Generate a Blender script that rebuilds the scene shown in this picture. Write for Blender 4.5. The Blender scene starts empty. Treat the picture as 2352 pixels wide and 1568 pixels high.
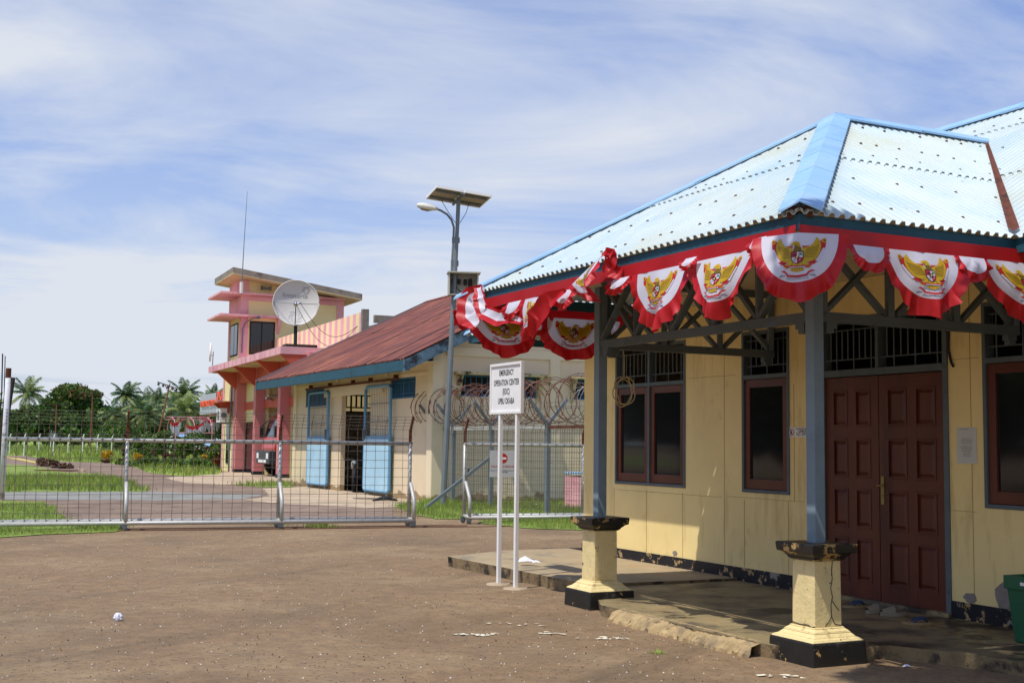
import bpy, bmesh, math, random
import numpy as np
from mathutils import Vector, Matrix, noise
from mathutils.geometry import tessellate_polygon
random.seed(7); np.random.seed(7)
sc = bpy.context.scene
COL = sc.collection
R = math.radians

# ---------------------------------------------------------------- camera
F, H, PITCH, ROLL = 2800., 1.55, math.atan(235/2800.), math.atan(.0122)   # focal in photo pixels (2352 wide)
cf = Vector((0, math.cos(PITCH), math.sin(PITCH)))
r0 = Vector((1, 0, 0)); u0_ = Vector((0, -math.sin(PITCH), math.cos(PITCH)))
cr = r0*math.cos(ROLL)+u0_*math.sin(ROLL); cu = u0_*math.cos(ROLL)-r0*math.sin(ROLL)
cam = bpy.data.objects.new('camera', bpy.data.cameras.new('camera')); COL.objects.link(cam)
cam.matrix_world = Matrix(((cr.x, cu.x, -cf.x, 0), (cr.y, cu.y, -cf.y, 0), (cr.z, cu.z, -cf.z, H), (0, 0, 0, 1)))
cam.data.sensor_width = 36; cam.data.lens = 36*F/2352.; cam.data.clip_end = 5000; cam.data.clip_start = .05
sc.camera = cam
# ---------------------------------------------------------------- light
SUN_AZ, SUN_EL = 225.3, 63.2          # azimuth clockwise from +Y
world = bpy.data.worlds.new('World'); sc.world = world; world.use_nodes = True
def build_world():
    nt = world.node_tree; nt.nodes.clear(); N = nt.nodes.new; L = nt.links.new
    out = N('ShaderNodeOutputWorld'); bg = N('ShaderNodeBackground'); bg.inputs[1].default_value = .13
    sky = N('ShaderNodeTexSky'); sky.sky_type = 'NISHITA'; sky.sun_disc = False
    sky.sun_elevation = R(SUN_EL); sky.sun_rotation = R(SUN_AZ); sky.air_density = 1.0; sky.dust_density = 1.6; sky.ozone_density = 2.2
    tc = N('ShaderNodeTexCoord'); sx = N('ShaderNodeSeparateXYZ'); L(tc.outputs['Generated'], sx.inputs[0])
    add = N('ShaderNodeMath'); add.operation = 'ADD'; add.inputs[1].default_value = .13; L(sx.outputs[2], add.inputs[0])
    mx = N('ShaderNodeMath'); mx.operation = 'MAXIMUM'; mx.inputs[1].default_value = .03; L(add.outputs[0], mx.inputs[0])
    dx = N('ShaderNodeMath'); dx.operation = 'DIVIDE'; L(sx.outputs[0], dx.inputs[0]); L(mx.outputs[0], dx.inputs[1])
    dy = N('ShaderNodeMath'); dy.operation = 'DIVIDE'; L(sx.outputs[1], dy.inputs[0]); L(mx.outputs[0], dy.inputs[1])
    cb = N('ShaderNodeCombineXYZ'); L(dx.outputs[0], cb.inputs[0]); L(dy.outputs[0], cb.inputs[1])
    mp = N('ShaderNodeMapping'); mp.inputs['Location'].default_value = (-18.84, -1.375, 0); mp.inputs['Rotation'].default_value = (0, 0, R(-24)); mp.inputs['Scale'].default_value = (.85, 1.25, 1); L(cb.outputs[0], mp.inputs[0])
    n1 = N('ShaderNodeTexNoise'); n1.inputs['Scale'].default_value = 1.15; n1.inputs['Detail'].default_value = 9; n1.inputs['Roughness'].default_value = .58; n1.inputs['Distortion'].default_value = .55
    n2 = N('ShaderNodeTexNoise'); n2.inputs['Scale'].default_value = .42; n2.inputs['Detail'].default_value = 3; n2.inputs['Distortion'].default_value = .3
    L(mp.outputs[0], n1.inputs[0]); L(mp.outputs[0], n2.inputs[0])
    m1 = N('ShaderNodeMath'); m1.operation = 'MULTIPLY_ADD'; m1.inputs[1].default_value = .55; L(n1.outputs[0], m1.inputs[0]); 
    m2 = N('ShaderNodeMath'); m2.operation = 'MULTIPLY'; m2.inputs[1].default_value = .6; L(n2.outputs[0], m2.inputs[0]); L(m2.outputs[0], m1.inputs[2])
    cr_ = N('ShaderNodeMapRange'); cr_.inputs[1].default_value = .485; cr_.inputs[2].default_value = .67; cr_.inputs[3].default_value = 0.0; cr_.inputs[4].default_value = .78; L(m1.outputs[0], cr_.inputs[0])
    # thicker veil low in the sky, thinner high up
    hz = N('ShaderNodeMapRange'); hz.inputs[1].default_value = .02; hz.inputs[2].default_value = .40; hz.inputs[3].default_value = .74; hz.inputs[4].default_value = 0; L(sx.outputs[2], hz.inputs[0])
    sm = N('ShaderNodeMath'); sm.operation = 'ADD'; sm.use_clamp = True; zf = N('ShaderNodeMapRange'); zf.inputs[1].default_value = .42; zf.inputs[2].default_value = .8; zf.inputs[3].default_value = 1; zf.inputs[4].default_value = .3; L(sx.outputs[2], zf.inputs[0]); zm = N('ShaderNodeMath'); zm.operation = 'MULTIPLY'; L(cr_.outputs[0], zm.inputs[0]); L(zf.outputs[0], zm.inputs[1]); L(zm.outputs[0], sm.inputs[0]); L(hz.outputs[0], sm.inputs[1])
    mix = N('ShaderNodeMix'); mix.data_type = 'RGBA'; L(sm.outputs[0], mix.inputs[0]); 
    tint = N('ShaderNodeMix'); tint.data_type = 'RGBA'; tint.blend_type = 'MULTIPLY'; tint.inputs[0].default_value = 1; tint.inputs[7].default_value = (.58, .86, 1.34, 1)
    L(sky.outputs[0], tint.inputs[6]); L(tint.outputs[2], mix.inputs[6]); mix.inputs[7].default_value = (5.6, 5.95, 6.6, 1)
    L(mix.outputs[2], bg.inputs[0]); L(bg.outputs[0], out.inputs[0])
build_world()
sl = bpy.data.lights.new('sun', 'SUN'); sl.energy = 4.2; sl.angle = R(.5); sl.color = (1, .955, .88)
sun = bpy.data.objects.new('sun', sl); COL.objects.link(sun)
sd = Vector((math.sin(R(SUN_AZ))*math.cos(R(SUN_EL)), math.cos(R(SUN_AZ))*math.cos(R(SUN_EL)), math.sin(R(SUN_EL))))
sun.rotation_euler = (-sd).to_track_quat('-Z', 'Y').to_euler(); sun.location = (-8, -8, 30)
sc.view_settings.view_transform = 'Standard'; sc.view_settings.look = 'None'; sc.view_settings.gamma = 1
sc.view_settings.exposure = 0.0

# ---------------------------------------------------------------- helpers
def at(x, y, h=0.):
    "ground (height h) point seen at photo pixel x, y - used to lay out the ground plan"
    d = cf+cr*((x-1176)/F)-cu*((y-784)/F); t = (h-H)/d.z
    return Vector((d.x*t, d.y*t, h))
def atd(x, y, dist):
    "point at a given distance (metres forward) on the line of photo pixel x, y"
    d = cf+cr*((x-1176)/F)-cu*((y-784)/F); t = dist/d.y
    return Vector((d.x*t, d.y*t, H+d.z*t))
class Frame:
    def __init__(s, az):
        a = R(az); s.A = Vector((math.sin(a), math.cos(a), 0)); s.B = Vector((math.cos(a), -math.sin(a), 0)); s.az = az
    def P(s, u, v, h=0.): return s.A*u+s.B*v+Vector((0, 0, h))
E = Frame(-26.3)      # office and workshop: u runs away from the camera along the fronts, v into the buildings
K = Frame(-24.)       # pink fire station
GT = Frame(-19.)      # sliding gates: v runs along the gate
def rgb(h):
    c = [int(h[i:i+2], 16)/255 for i in (0, 2, 4)]
    return tuple((x/12.92 if x <= .04045 else ((x+.055)/1.055)**2.4) for x in c)
MATS = {}
def M(name, col, rough=.8, vary=None, patch=None, bump=None, metal=0, spec=.3, streak=None, trans=0, low=None, sss=None):
    """col base colour; vary=(scale, amount) tonal mottling; patch=[(colour, scale, lo, hi, stretch)] worn or stained areas;
    low=(colour, height, scale) dirt creeping up from the ground (world height)"""
    if name in MATS: return MATS[name]
    m = bpy.data.materials.new(name); m.use_nodes = True; nt = m.node_tree; N = nt.nodes.new; L = nt.links.new
    b = nt.nodes['Principled BSDF']; b.inputs['Roughness'].default_value = rough; b.inputs['Metallic'].default_value = metal
    b.inputs['Specular IOR Level'].default_value = spec
    geo = N('ShaderNodeNewGeometry'); pos = geo.outputs['Position']
    rgbn = N('ShaderNodeRGB'); rgbn.outputs[0].default_value = (*col, 1); cur = rgbn.outputs[0]
    if vary:
        n = N('ShaderNodeTexNoise'); n.inputs['Scale'].default_value = vary[0]; n.inputs['Detail'].default_value = 6; n.inputs['Roughness'].default_value = .62; L(pos, n.inputs[0])
        mr = N('ShaderNodeMapRange'); mr.inputs[1].default_value = .28; mr.inputs[2].default_value = .72; mr.inputs[3].default_value = 1-vary[1]; mr.inputs[4].default_value = 1+vary[1]*.7; L(n.outputs[0], mr.inputs[0])
        mu = N('ShaderNodeVectorMath'); mu.operation = 'SCALE'; L(cur, mu.inputs[0]); L(mr.outputs[0], mu.inputs[3]); cur = mu.outputs[0]
    for i, p in enumerate(patch or []):
        c, s, lo, hi = p[:4]; st = p[4] if len(p) > 4 else (1, 1, 1)
        mp = N('ShaderNodeMapping'); mp.inputs['Scale'].default_value = st; mp.inputs['Location'].default_value = (i*3.7, i*1.9, 0)
        if len(p) > 5: mp.vector_type = 'TEXTURE'; mp.inputs['Rotation'].default_value = (0, 0, R(p[5]))
        L(pos, mp.inputs[0])
        n = N('ShaderNodeTexNoise'); n.inputs['Scale'].default_value = s; n.inputs['Detail'].default_value = 7; n.inputs['Roughness'].default_value = .65; L(mp.outputs[0], n.inputs[0])
        mr = N('ShaderNodeMapRange'); mr.inputs[1].default_value = lo; mr.inputs[2].default_value = hi; L(n.outputs[0], mr.inputs[0])
        mx = N('ShaderNodeMix'); mx.data_type = 'RGBA'; L(mr.outputs[0], mx.inputs[0]); L(cur, mx.inputs[6]); mx.inputs[7].default_value = (*c, 1); cur = mx.outputs[2]
    if low:
        c, hh, s = low
        sx = N('ShaderNodeSeparateXYZ'); L(pos, sx.inputs[0])
        n = N('ShaderNodeTexNoise'); n.inputs['Scale'].default_value = s; n.inputs['Detail'].default_value = 7; L(pos, n.inputs[0])
        a = N('ShaderNodeMath'); a.operation = 'MULTIPLY_ADD'; a.inputs[1].default_value = hh*3; L(n.outputs[0], a.inputs[0]); a.inputs[2].default_value = -hh*.7
        su = N('ShaderNodeMath'); su.operation = 'SUBTRACT'; L(a.outputs[0], su.inputs[0]); L(sx.outputs[2], su.inputs[1])
        mr = N('ShaderNodeMapRange'); mr.inputs[1].default_value = -.01; mr.inputs[2].default_value = .03; L(su.outputs[0], mr.inputs[0])
        mx = N('ShaderNodeMix'); mx.data_type = 'RGBA'; L(mr.outputs[0], mx.inputs[0]); L(cur, mx.inputs[6]); mx.inputs[7].default_value = (*c, 1); cur = mx.outputs[2]
    L(cur, b.inputs['Base Color'])
    if trans: b.inputs['Transmission Weight'].default_value = trans
    if bump:
        n = N('ShaderNodeTexNoise'); n.inputs['Scale'].default_value = bump[0]; n.inputs['Detail'].default_value = 8; n.inputs['Roughness'].default_value = .7; L(pos, n.inputs[0])
        bp = N('ShaderNodeBump'); bp.inputs['Strength'].default_value = bump[1]; bp.inputs['Distance'].default_value = bump[2] if len(bump) > 2 else .02
        L(n.outputs[0], bp.inputs['Height']); L(bp.outputs[0], b.inputs['Normal'])
    if sss:   # thin cloth or leaf: part of the light passes through
        tr = N('ShaderNodeBsdfTranslucent'); L(cur, tr.inputs[0]); ms = N('ShaderNodeMixShader'); ms.inputs[0].default_value = sss
        L(b.outputs[0], ms.inputs[1]); L(tr.outputs[0], ms.inputs[2]); L(ms.outputs[0], nt.nodes['Material Output'].inputs[0])
    MATS[name] = m; return m

ORG = {}
def tag(o, label=None, cat=None, group=None, kind=None):
    if label: o['label'] = label
    if cat: o['category'] = cat
    if group: o['group'] = group
    if kind: o['kind'] = kind
    return o
def thing(name, label, cat, loc=(0, 0, 0), group=None):
    o = bpy.data.objects.new(name, None); COL.objects.link(o); o.empty_display_size = .2
    o.location = loc; ORG[o.name] = Vector(loc); return tag(o, label, cat, group)
def copy_tree(o, parent=None, loc=None, rz=0, label=None, scale=None):
    c = o.copy(); COL.objects.link(c)
    if parent is not None: c.parent = parent
    for ch in list(o.children): copy_tree(ch, c)
    if loc is not None: c.location = loc; c.rotation_euler = (0, 0, rz)
    if scale: c.scale = (scale,)*3
    if label: c['label'] = label
    return c
class MB:
    def __init__(s): s.v = []; s.f = []; s.m = []
    def add(s, vs, fs, m=0):
        n = len(s.v); s.v += [tuple(v) for v in vs]
        for f in fs: s.f.append(tuple(i+n for i in f)); s.m.append(m)
        return s
    def hexa(s, p, m=0):   # p: 4 bottom (ccw) + 4 top
        return s.add(p, [(3, 2, 1, 0), (4, 5, 6, 7), (0, 1, 5, 4), (1, 2, 6, 5), (2, 3, 7, 6), (3, 0, 4, 7)], m)
    def box(s, fr, u0, u1, v0, v1, h0, h1, m=0):
        return s.hexa([fr.P(u0, v0, h0), fr.P(u0, v1, h0), fr.P(u1, v1, h0), fr.P(u1, v0, h0), fr.P(u0, v0, h1), fr.P(u0, v1, h1), fr.P(u1, v1, h1), fr.P(u1, v0, h1)], m)
    def frustum(s, fr, u, v, h0, h1, a0, a1, m=0, b0=None, b1=None):
        b0 = a0 if b0 is None else b0; b1 = a1 if b1 is None else b1
        return s.hexa([fr.P(u-a0, v-b0, h0), fr.P(u-a0, v+b0, h0), fr.P(u+a0, v+b0, h0), fr.P(u+a0, v-b0, h0), fr.P(u-a1, v-b1, h1), fr.P(u-a1, v+b1, h1), fr.P(u+a1, v+b1, h1), fr.P(u+a1, v-b1, h1)], m)
    def bar(s, p, q, w, d, m=0, up=(0, 0, 1)):
        p = Vector(p); q = Vector(q); t = (q-p).normalized(); up = Vector(up)
        if abs(t.dot(up)) > .98: up = Vector((0, 1, 0)) if abs(t.y) < .9 else Vector((1, 0, 0))
        a = t.cross(up).normalized()*(w/2); b = t.cross(a).normalized()*(d/2)
        return s.hexa([p-a-b, p+a-b, p+a+b, p-a+b, q-a-b, q+a-b, q+a+b, q-a+b], m)
    def tube(s, pts, r, n=6, m=0, cap=True):
        pts = [Vector(p) for p in pts]; rr = r if hasattr(r, '__len__') else [r]*len(pts); vs = []; a = None
        for i, p in enumerate(pts):
            t = (pts[min(i+1, len(pts)-1)]-pts[max(i-1, 0)]); t = t.normalized() if t.length > 1e-9 else Vector((0, 0, 1))
            if a is None: a = t.orthogonal().normalized()
            else:
                a = a-t*a.dot(t); a = a.normalized() if a.length > 1e-6 else t.orthogonal().normalized()
            b = t.cross(a)
            for k in range(n):
                an = 2*math.pi*k/n; vs.append(p+(a*math.cos(an)+b*math.sin(an))*rr[i])
        fs = [(i*n+k, i*n+(k+1) % n, (i+1)*n+(k+1) % n, (i+1)*n+k) for i in range(len(pts)-1) for k in range(n)]
        if cap: fs += [tuple(range(n-1, -1, -1)), tuple(range((len(pts)-1)*n, len(pts)*n))]
        return s.add(vs, fs, m)
    def prism(s, pts, off, m=0):
        n = len(pts); pts = [Vector(p) for p in pts]; off = Vector(off)
        return s.add(pts+[p+off for p in pts], [tuple(range(n-1, -1, -1)), tuple(range(n, 2*n))]+[(i, (i+1) % n, n+(i+1) % n, n+i) for i in range(n)], m)
    def lathe(s, base, prof, n=16, m=0, axis=(0, 0, 1)):
        base = Vector(base); ax = Vector(axis).normalized(); a = ax.orthogonal().normalized(); b = ax.cross(a); vs = []
        for r, h in prof:
            for k in range(n):
                an = 2*math.pi*k/n; vs.append(base+ax*h+(a*math.cos(an)+b*math.sin(an))*r)
        fs = [(i*n+k, i*n+(k+1) % n, (i+1)*n+(k+1) % n, (i+1)*n+k) for i in range(len(prof)-1) for k in range(n)]
        return s.add(vs, fs, m)
    def quad(s, a, b, c, d, m=0): return s.add([a, b, c, d], [(0, 1, 2, 3)], m)
    def build(s, name, mats, parent=None, smooth=False, bevel=0, loc=None, normals=True):
        org = ORG[parent.name] if parent is not None else (Vector(loc) if loc is not None else Vector((0, 0, 0)))
        me = bpy.data.meshes.new(name); me.from_pydata([(v[0]-org.x, v[1]-org.y, v[2]-org.z) for v in s.v], [], s.f)
        for m in (mats if isinstance(mats, (list, tuple)) else [mats]): me.materials.append(m)
        if len(me.materials) > 1: me.polygons.foreach_set('material_index', s.m)
        if normals and len(s.f) < 60000:
            bm = bmesh.new(); bm.from_mesh(me); bmesh.ops.recalc_face_normals(bm, faces=bm.faces); bm.to_mesh(me); bm.free()
        if smooth: me.polygons.foreach_set('use_smooth', [True]*len(me.polygons))
        me.update(); o = bpy.data.objects.new(name, me); COL.objects.link(o)
        if parent is not None: o.parent = parent; ORG[o.name] = org
        else: o.location = org; ORG[o.name] = org
        if bevel:
            b = o.modifiers.new('bevel', 'BEVEL'); b.width = bevel; b.segments = 2; b.limit_method = 'ANGLE'
        return o
def text2d(s, size=1., xs=1., bold=0., align='CENTER'):
    "outline of a word as flat triangles"
    c = bpy.data.curves.new('t', 'FONT'); c.body = s; c.size = size; c.align_x = align; c.align_y = 'CENTER'; c.offset = bold; c.resolution_u = 3; c.space_character = 1.08
    o = bpy.data.objects.new('t', c); COL.objects.link(o); dg = bpy.context.evaluated_depsgraph_get(); dg.update()
    me = bpy.data.meshes.new_from_object(o.evaluated_get(dg)); vs = [(v.co.x*xs, v.co.y) for v in me.vertices]; fs = [tuple(p.vertices) for p in me.polygons]
    bpy.data.objects.remove(o); bpy.data.curves.remove(c); bpy.data.meshes.remove(me); return vs, fs
def put_text(mb, s, fn, x, y, size, xs=1., bold=0., m=0, align='CENTER'):
    vs, fs = text2d(s, size, xs, bold, align); mb.add([fn(x+a, y+b) for a, b in vs], fs, m)
# ---------------------------------------------------------------- materials
m_dirt = M('dirt_asphalt', rgb('94795a'), .95, vary=(6, .3), patch=[(rgb('75624a'), .35, .48, .72), (rgb('8a755c'), 1.3, .5, .8), (rgb('af9772'), .6, .5, .8), (rgb('746149'), .9, .56, .72, (7, .6, 1), 62), (rgb('5f5040'), 2.2, .66, .78), (rgb('86705a'), 9, .5, .7), (rgb('4a3e34'), 26, .56, .66, (1.3, .8, 1), 20), (rgb('b39f80'), 34, .62, .7), (rgb('2a231e'), 55, .66, .70)], bump=(45, .8, .03))
m_road = M('dark_road', rgb('816d5d'), .95, vary=(2, .3), patch=[(rgb('96806c'), .35, .45, .7), (rgb('4c3f38'), 1.4, .55, .7)], bump=(25, .4, .02))
m_strip = M('grey_road', rgb('8d8b82'), .95, vary=(2.5, .2), patch=[(rgb('6f6a60'), .8, .52, .7)], bump=(30, .3, .01))
m_conc = M('apron_concrete', rgb('b9a489'), .9, vary=(1.2, .2), patch=[(rgb('8c7760'), .7, .52, .68), (rgb('5d5346'), 4, .6, .72)], bump=(14, .3, .01))
m_slab_sunlit = M('slab_concrete_sunlit', rgb('a59272'), .7, vary=(2.2, .2), patch=[(rgb('7d7260'), 1.6, .52, .64), (rgb('a98a60'), 2.6, .56, .68)], bump=(22, .25, .008))  # lighter copy of the slab concrete for the sunlit left slab
m_slab_shaded = M('slab_concrete_shaded', rgb('94835f'), .5, vary=(2.2, .22), patch=[(rgb('5c5345'), 1.6, .48, .6), (rgb('95774d'), 2.6, .58, .7), (rgb('3a3228'), 1.3, .55, .6)], bump=(22, .25, .008), spec=.4)  # stained porch floor; base colour also darkened to deepen the porch shade
m_kerb = M('worn_kerb', rgb('b39a70'), .9, vary=(9, .25), patch=[(rgb('8c7a5e'), 4, .5, .62), (rgb('5a4c3b'), 7, .6, .68)], bump=(30, .8, .02))
m_slabedge = M('slab_broken_edge', rgb('8a7656'), .9, vary=(9, .25), patch=[(rgb('4a4036'), 5, .5, .62), (rgb('262220'), 2.2, .56, .64)], bump=(30, .8, .02))
m_grassbase = M('grass_sheet', rgb('7d9240'), 1, vary=(3, .3), patch=[(rgb('7d8a3c'), .5, .5, .7), (rgb('7a6a4c'), 1.2, .52, .66)], bump=(40, .6, .03))
m_farfield = M('far_grass_sheet', rgb('869c42'), 1, vary=(1, .25), patch=[(rgb('8a9446'), .09, .45, .65), (rgb('4c6a24'), .3, .55, .7)], bump=(10, .5, .05))
G1 = M('blade_a', rgb('7c9640'), .7, vary=(.6, .4), sss=.35); G2 = M('blade_b', rgb('9dac55'), .7, vary=(.6, .4), sss=.35); G3 = M('blade_dry', rgb('a3a058'), .8, sss=.3)
m_leafd = M('leaf_dark', rgb('34501f'), .55, vary=(1.2, .35), sss=.25, spec=.4); m_leafm = M('leaf_mid', rgb('4d6f2a'), .55, vary=(1.2, .3), sss=.25, spec=.4)
m_leafl = M('leaf_light', rgb('7f9440'), .6, vary=(1.2, .25), sss=.3); m_leafr = M('leaf_rust', rgb('8a6a40'), .7, vary=(1.2, .3), sss=.2)
m_palmd = M('frond_dark', rgb('3d5a2a'), .5, vary=(.8, .3), sss=.25, spec=.5); m_palml = M('frond_light', rgb('7f8b4c'), .5, vary=(.8, .3), sss=.25, spec=.5)
m_bark = M('bark', rgb('6b5c4c'), .9, vary=(8, .3), bump=(20, .6, .02))
m_yel = M('yellow_wall_paint', rgb('efd694'), .62, vary=(1.3, .09), patch=[(rgb('c9ae74'), 5, .54, .74, (1, 1, .14)), (rgb('b59a66'), 1.1, .62, .74, (1, 1, .5)), (rgb('c8ae70'), 2.2, .6, .75), (rgb('9c8a63'), 9, .73, .76)], bump=(50, .12, .004), low=(rgb('9b8360'), .15, 6))
m_base = M('black_skirting', rgb('1d1c22'), .5, vary=(6, .3), patch=[(rgb('a98d62'), 8, .58, .61), (rgb('8f857a'), 3.3, .6, .63)], bump=(20, .3, .01))
m_wood = M('brown_varnish', rgb('5e2814'), .42, vary=(2.5, .25), patch=[(rgb('431a0d'), 2.6, .5, .7, (1, 1, .25)), (rgb('68351d'), 14, .66, .75, (1, 1, .2))], bump=(30, .08, .003), spec=.5)
m_grey = M('blue_grey_paint', rgb('5b6568'), .6, vary=(5, .14), patch=[(rgb('454e50'), 6, .6, .75), (rgb('5c7f98'), 2.2, .63, .75)], bump=(30, .15, .004))
m_post = M('sky_grey_paint', rgb('75868f'), .55, vary=(5, .12), patch=[(rgb('6c7c88'), 6, .6, .75), (rgb('5f97c2'), 2.6, .64, .74)], bump=(30, .15, .004))
m_fascia = M('teal_fascia', rgb('23505f'), .6, vary=(4, .2), patch=[(rgb('1f3c49'), 2.5, .55, .7)], bump=(20, .2, .006))
m_roof = M('pale_blue_sheet', rgb('c9d3d1'), .55, vary=(1.6, .07), patch=[(rgb('c3c8b8'), .9, .5, .68), (rgb('b0c6d0'), .7, .5, .7), (rgb('a0826a'), 11, .66, .74)], spec=.5)
m_cap = M('blue_ridge_cap', rgb('93badb'), .45, vary=(1.2, .08), patch=[(rgb('a3bfd9'), 2, .5, .7), (rgb('7ba2c6'), .8, .55, .7)], spec=.5)
m_nail = M('rusty_nail', rgb('4a352b'), .8, patch=[(rgb('7a4a30'), 40, .5, .6)])
m_rust = M('rust', rgb('6b3c2b'), .9, vary=(12, .3), patch=[(rgb('3c2620'), 6, .5, .65)], bump=(40, .4, .006))
m_ceil = M('ceiling_board', rgb('c9b896'), .8, vary=(1.4, .1), patch=[(rgb('9c8766'), 1.6, .62, .74)])
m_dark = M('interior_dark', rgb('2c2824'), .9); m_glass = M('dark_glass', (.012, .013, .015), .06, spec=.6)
m_white = M('white_paint', rgb('e6e4e0'), .5, vary=(7, .05), patch=[(rgb('b98a5c'), 26, .74, .8)], spec=.4)
m_black = M('black_letter', (.012, .012, .014), .5); m_redl = M('red_letter', rgb('b3211c'), .5)
m_galv = M('galvanised_steel', rgb('b4b2ab'), .5, metal=.2, vary=(14, .16), patch=[(rgb('6f5a49'), 9, .66, .74)], spec=.5)
m_wire = M('mesh_wire', rgb('736a60'), .6, metal=.2, vary=(9, .2), patch=[(rgb('5d4236'), 4, .55, .66)])
m_rustwire = M('rusty_barbed_wire', rgb('7a5243'), .7, metal=.3, vary=(9, .25), patch=[(rgb('8f8b86'), 1.4, .55, .64)])
m_pole = M('lamp_pole_steel', rgb('777e81'), .55, metal=.3, vary=(6, .12), patch=[(rgb('6a6f72'), 3, .55, .7)])
m_cloth_r = M('red_satin', rgb('c4131b'), .5, vary=(3, .12), sss=.3, spec=.5); m_cloth_w = M('white_satin', rgb('dddbe6'), .45, vary=(3, .05), sss=.3, spec=.4)
m_gold = M('emblem_gold', rgb('c9a323'), .6, sss=.2); m_goldd = M('emblem_line', rgb('6d5515'), .6); m_eblk = M('emblem_black', rgb('20203a'), .6); m_egreen = M('emblem_green', rgb('2f6e44'), .6); m_ered = M('emblem_red', rgb('c22a2c'), .6, sss=.2); m_egrey = M('emblem_grey', rgb('8d8b98'), .6); m_estar = M('emblem_star', rgb('e8d34a'), .6)
m_cream = M('cream_wall_paint', rgb('dfcbaa'), .7, vary=(.9, .07), patch=[(rgb('c8b593'), .8, .58, .75)], bump=(30, .12, .006), low=(rgb('9a8360'), .22, 2.2))
m_creamd = M('cream_pilaster', rgb('e4d3b3'), .7, vary=(.9, .06), bump=(30, .12, .006), low=(rgb('9a8360'), .2, 2.2))
m_redroof = M('rusty_red_sheet', rgb('8c5347'), .75, vary=(.8, .16), patch=[(rgb('4a2b29'), 4, .46, .58, (14, 1, 14), 26.3), (rgb('b87456'), 6, .55, .64, (18, 1, 18), 26.3), (rgb('6d4440'), .5, .5, .7)], bump=(6, .1, .01))
m_barge = M('weathered_board', rgb('5f7a8c'), .8, vary=(3, .3), patch=[(rgb('2a3138'), 2.2, .48, .62), (rgb('8d8f8e'), 5, .6, .72)], bump=(18, .4, .01))
m_bluedoor = M('sky_blue_paint', rgb('a3c9dc'), .5, vary=(1.2, .08), patch=[(rgb('b3d6e6'), .9, .5, .7), (rgb('8a7a62'), 7, .72, .77)], spec=.4)
m_blueframe = M('blue_bar_paint', rgb('5f94b8'), .5, vary=(4, .12)); m_bluegrille = M('navy_grille_paint', rgb('2c5f83'), .6, vary=(4, .15))
m_pink = M('pink_paint', rgb('e4abae'), .7, vary=(1.4, .1), patch=[(rgb('c97f92'), .9, .5, .7), (rgb('d8a7a9'), 2.2, .55, .75)], bump=(20, .1, .006))
m_pinkred = M('coral_paint', rgb('cf8080'), .7, vary=(1.2, .1), patch=[(rgb('b55a66'), 1.2, .55, .7)])
m_coral = M('orange_red_paint', rgb('c45a45'), .7, vary=(1.2, .1))
m_ydull = M('buff_wall_paint', rgb('ead9a0'), .7, vary=(.8, .08), patch=[(rgb('c6ab68'), .9, .6, .75)])
m_stone = M('grey_timber', rgb('8f8578'), .9, vary=(3, .25), patch=[(rgb('4b443d'), 1.3, .5, .65)], bump=(16, .4, .01))
m_soffit = M('stained_soffit', rgb('c9b68c'), .9, vary=(1, .15), patch=[(rgb('7c6a50'), 1.6, .55, .7)])
m_dish = M('dish_white', rgb('d2cdc6'), .6, vary=(1.6, .06), patch=[(rgb('aba398'), 2.5, .62, .75)])
m_panel_grey = M('grey_cladding', rgb('b4b9c0'), .5, vary=(1, .04), metal=.1); m_orange = M('orange_letter', rgb('e2562e'), .5)
m_pinkwall = M('terminal_pink', rgb('cf8d98'), .7, vary=(1, .08)); m_purple = M('purple_paint', rgb('6d5a80'), .7)
m_truckred = M('truck_red', rgb('b52a22'), .3, spec=.6); m_rubber = M('rubber', (.02, .02, .022), .8); m_chrome = M('chrome', rgb('b8b8b8'), .25, metal=.9)
m_paper = M('paper', rgb('dcdce6'), .8); m_green_bin = M('green_plastic', rgb('1f5c3d'), .45, vary=(5, .06), spec=.5)
m_cable = M('pale_cable', rgb('b9a77c'), .6); m_blackcable = M('black_cable', (.02, .02, .02), .6)
m_brass = M('worn_brass', rgb('9b8a55'), .35, metal=.7); m_darkwood = M('old_pole_wood', rgb('3d342c'), .9, vary=(8, .3)); m_rustpole = M('rusty_pole', rgb('7d4e3a'), .85, vary=(3, .2))
m_pv = M('panel_back', rgb('a89f8e'), .6, vary=(5, .06)); m_lamp = M('lamp_shell', rgb('d6d2c6'), .5, vary=(9, .08), patch=[(rgb('9a7a48'), 12, .62, .72)])
m_grey2 = M('grey_metal', rgb('6f767a'), .5, metal=.4); m_beigebox = M('beige_box', rgb('b9b4a8'), .6, vary=(6, .1), patch=[(rgb('5f4536'), 10, .62, .7)])
m_yplaster = M('plinth_yellow', rgb('e0cb92'), .75, vary=(8, .1), patch=[(rgb('b79f70'), 6, .57, .64), (rgb('4c4238'), 9, .645, .67)], bump=(26, .6, .015))
m_bplaster = M('plinth_black', rgb('24221f'), .5, vary=(7, .25), patch=[(rgb('b6965e'), 8, .62, .65), (rgb('57504a'), 3, .6, .68)], bump=(26, .4, .01))
m_capblack = M('cap_black', rgb('23211f'), .38, vary=(7, .25), patch=[(rgb('b6965e'), 9, .56, .6)], bump=(26, .4, .01), spec=.5)

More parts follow.
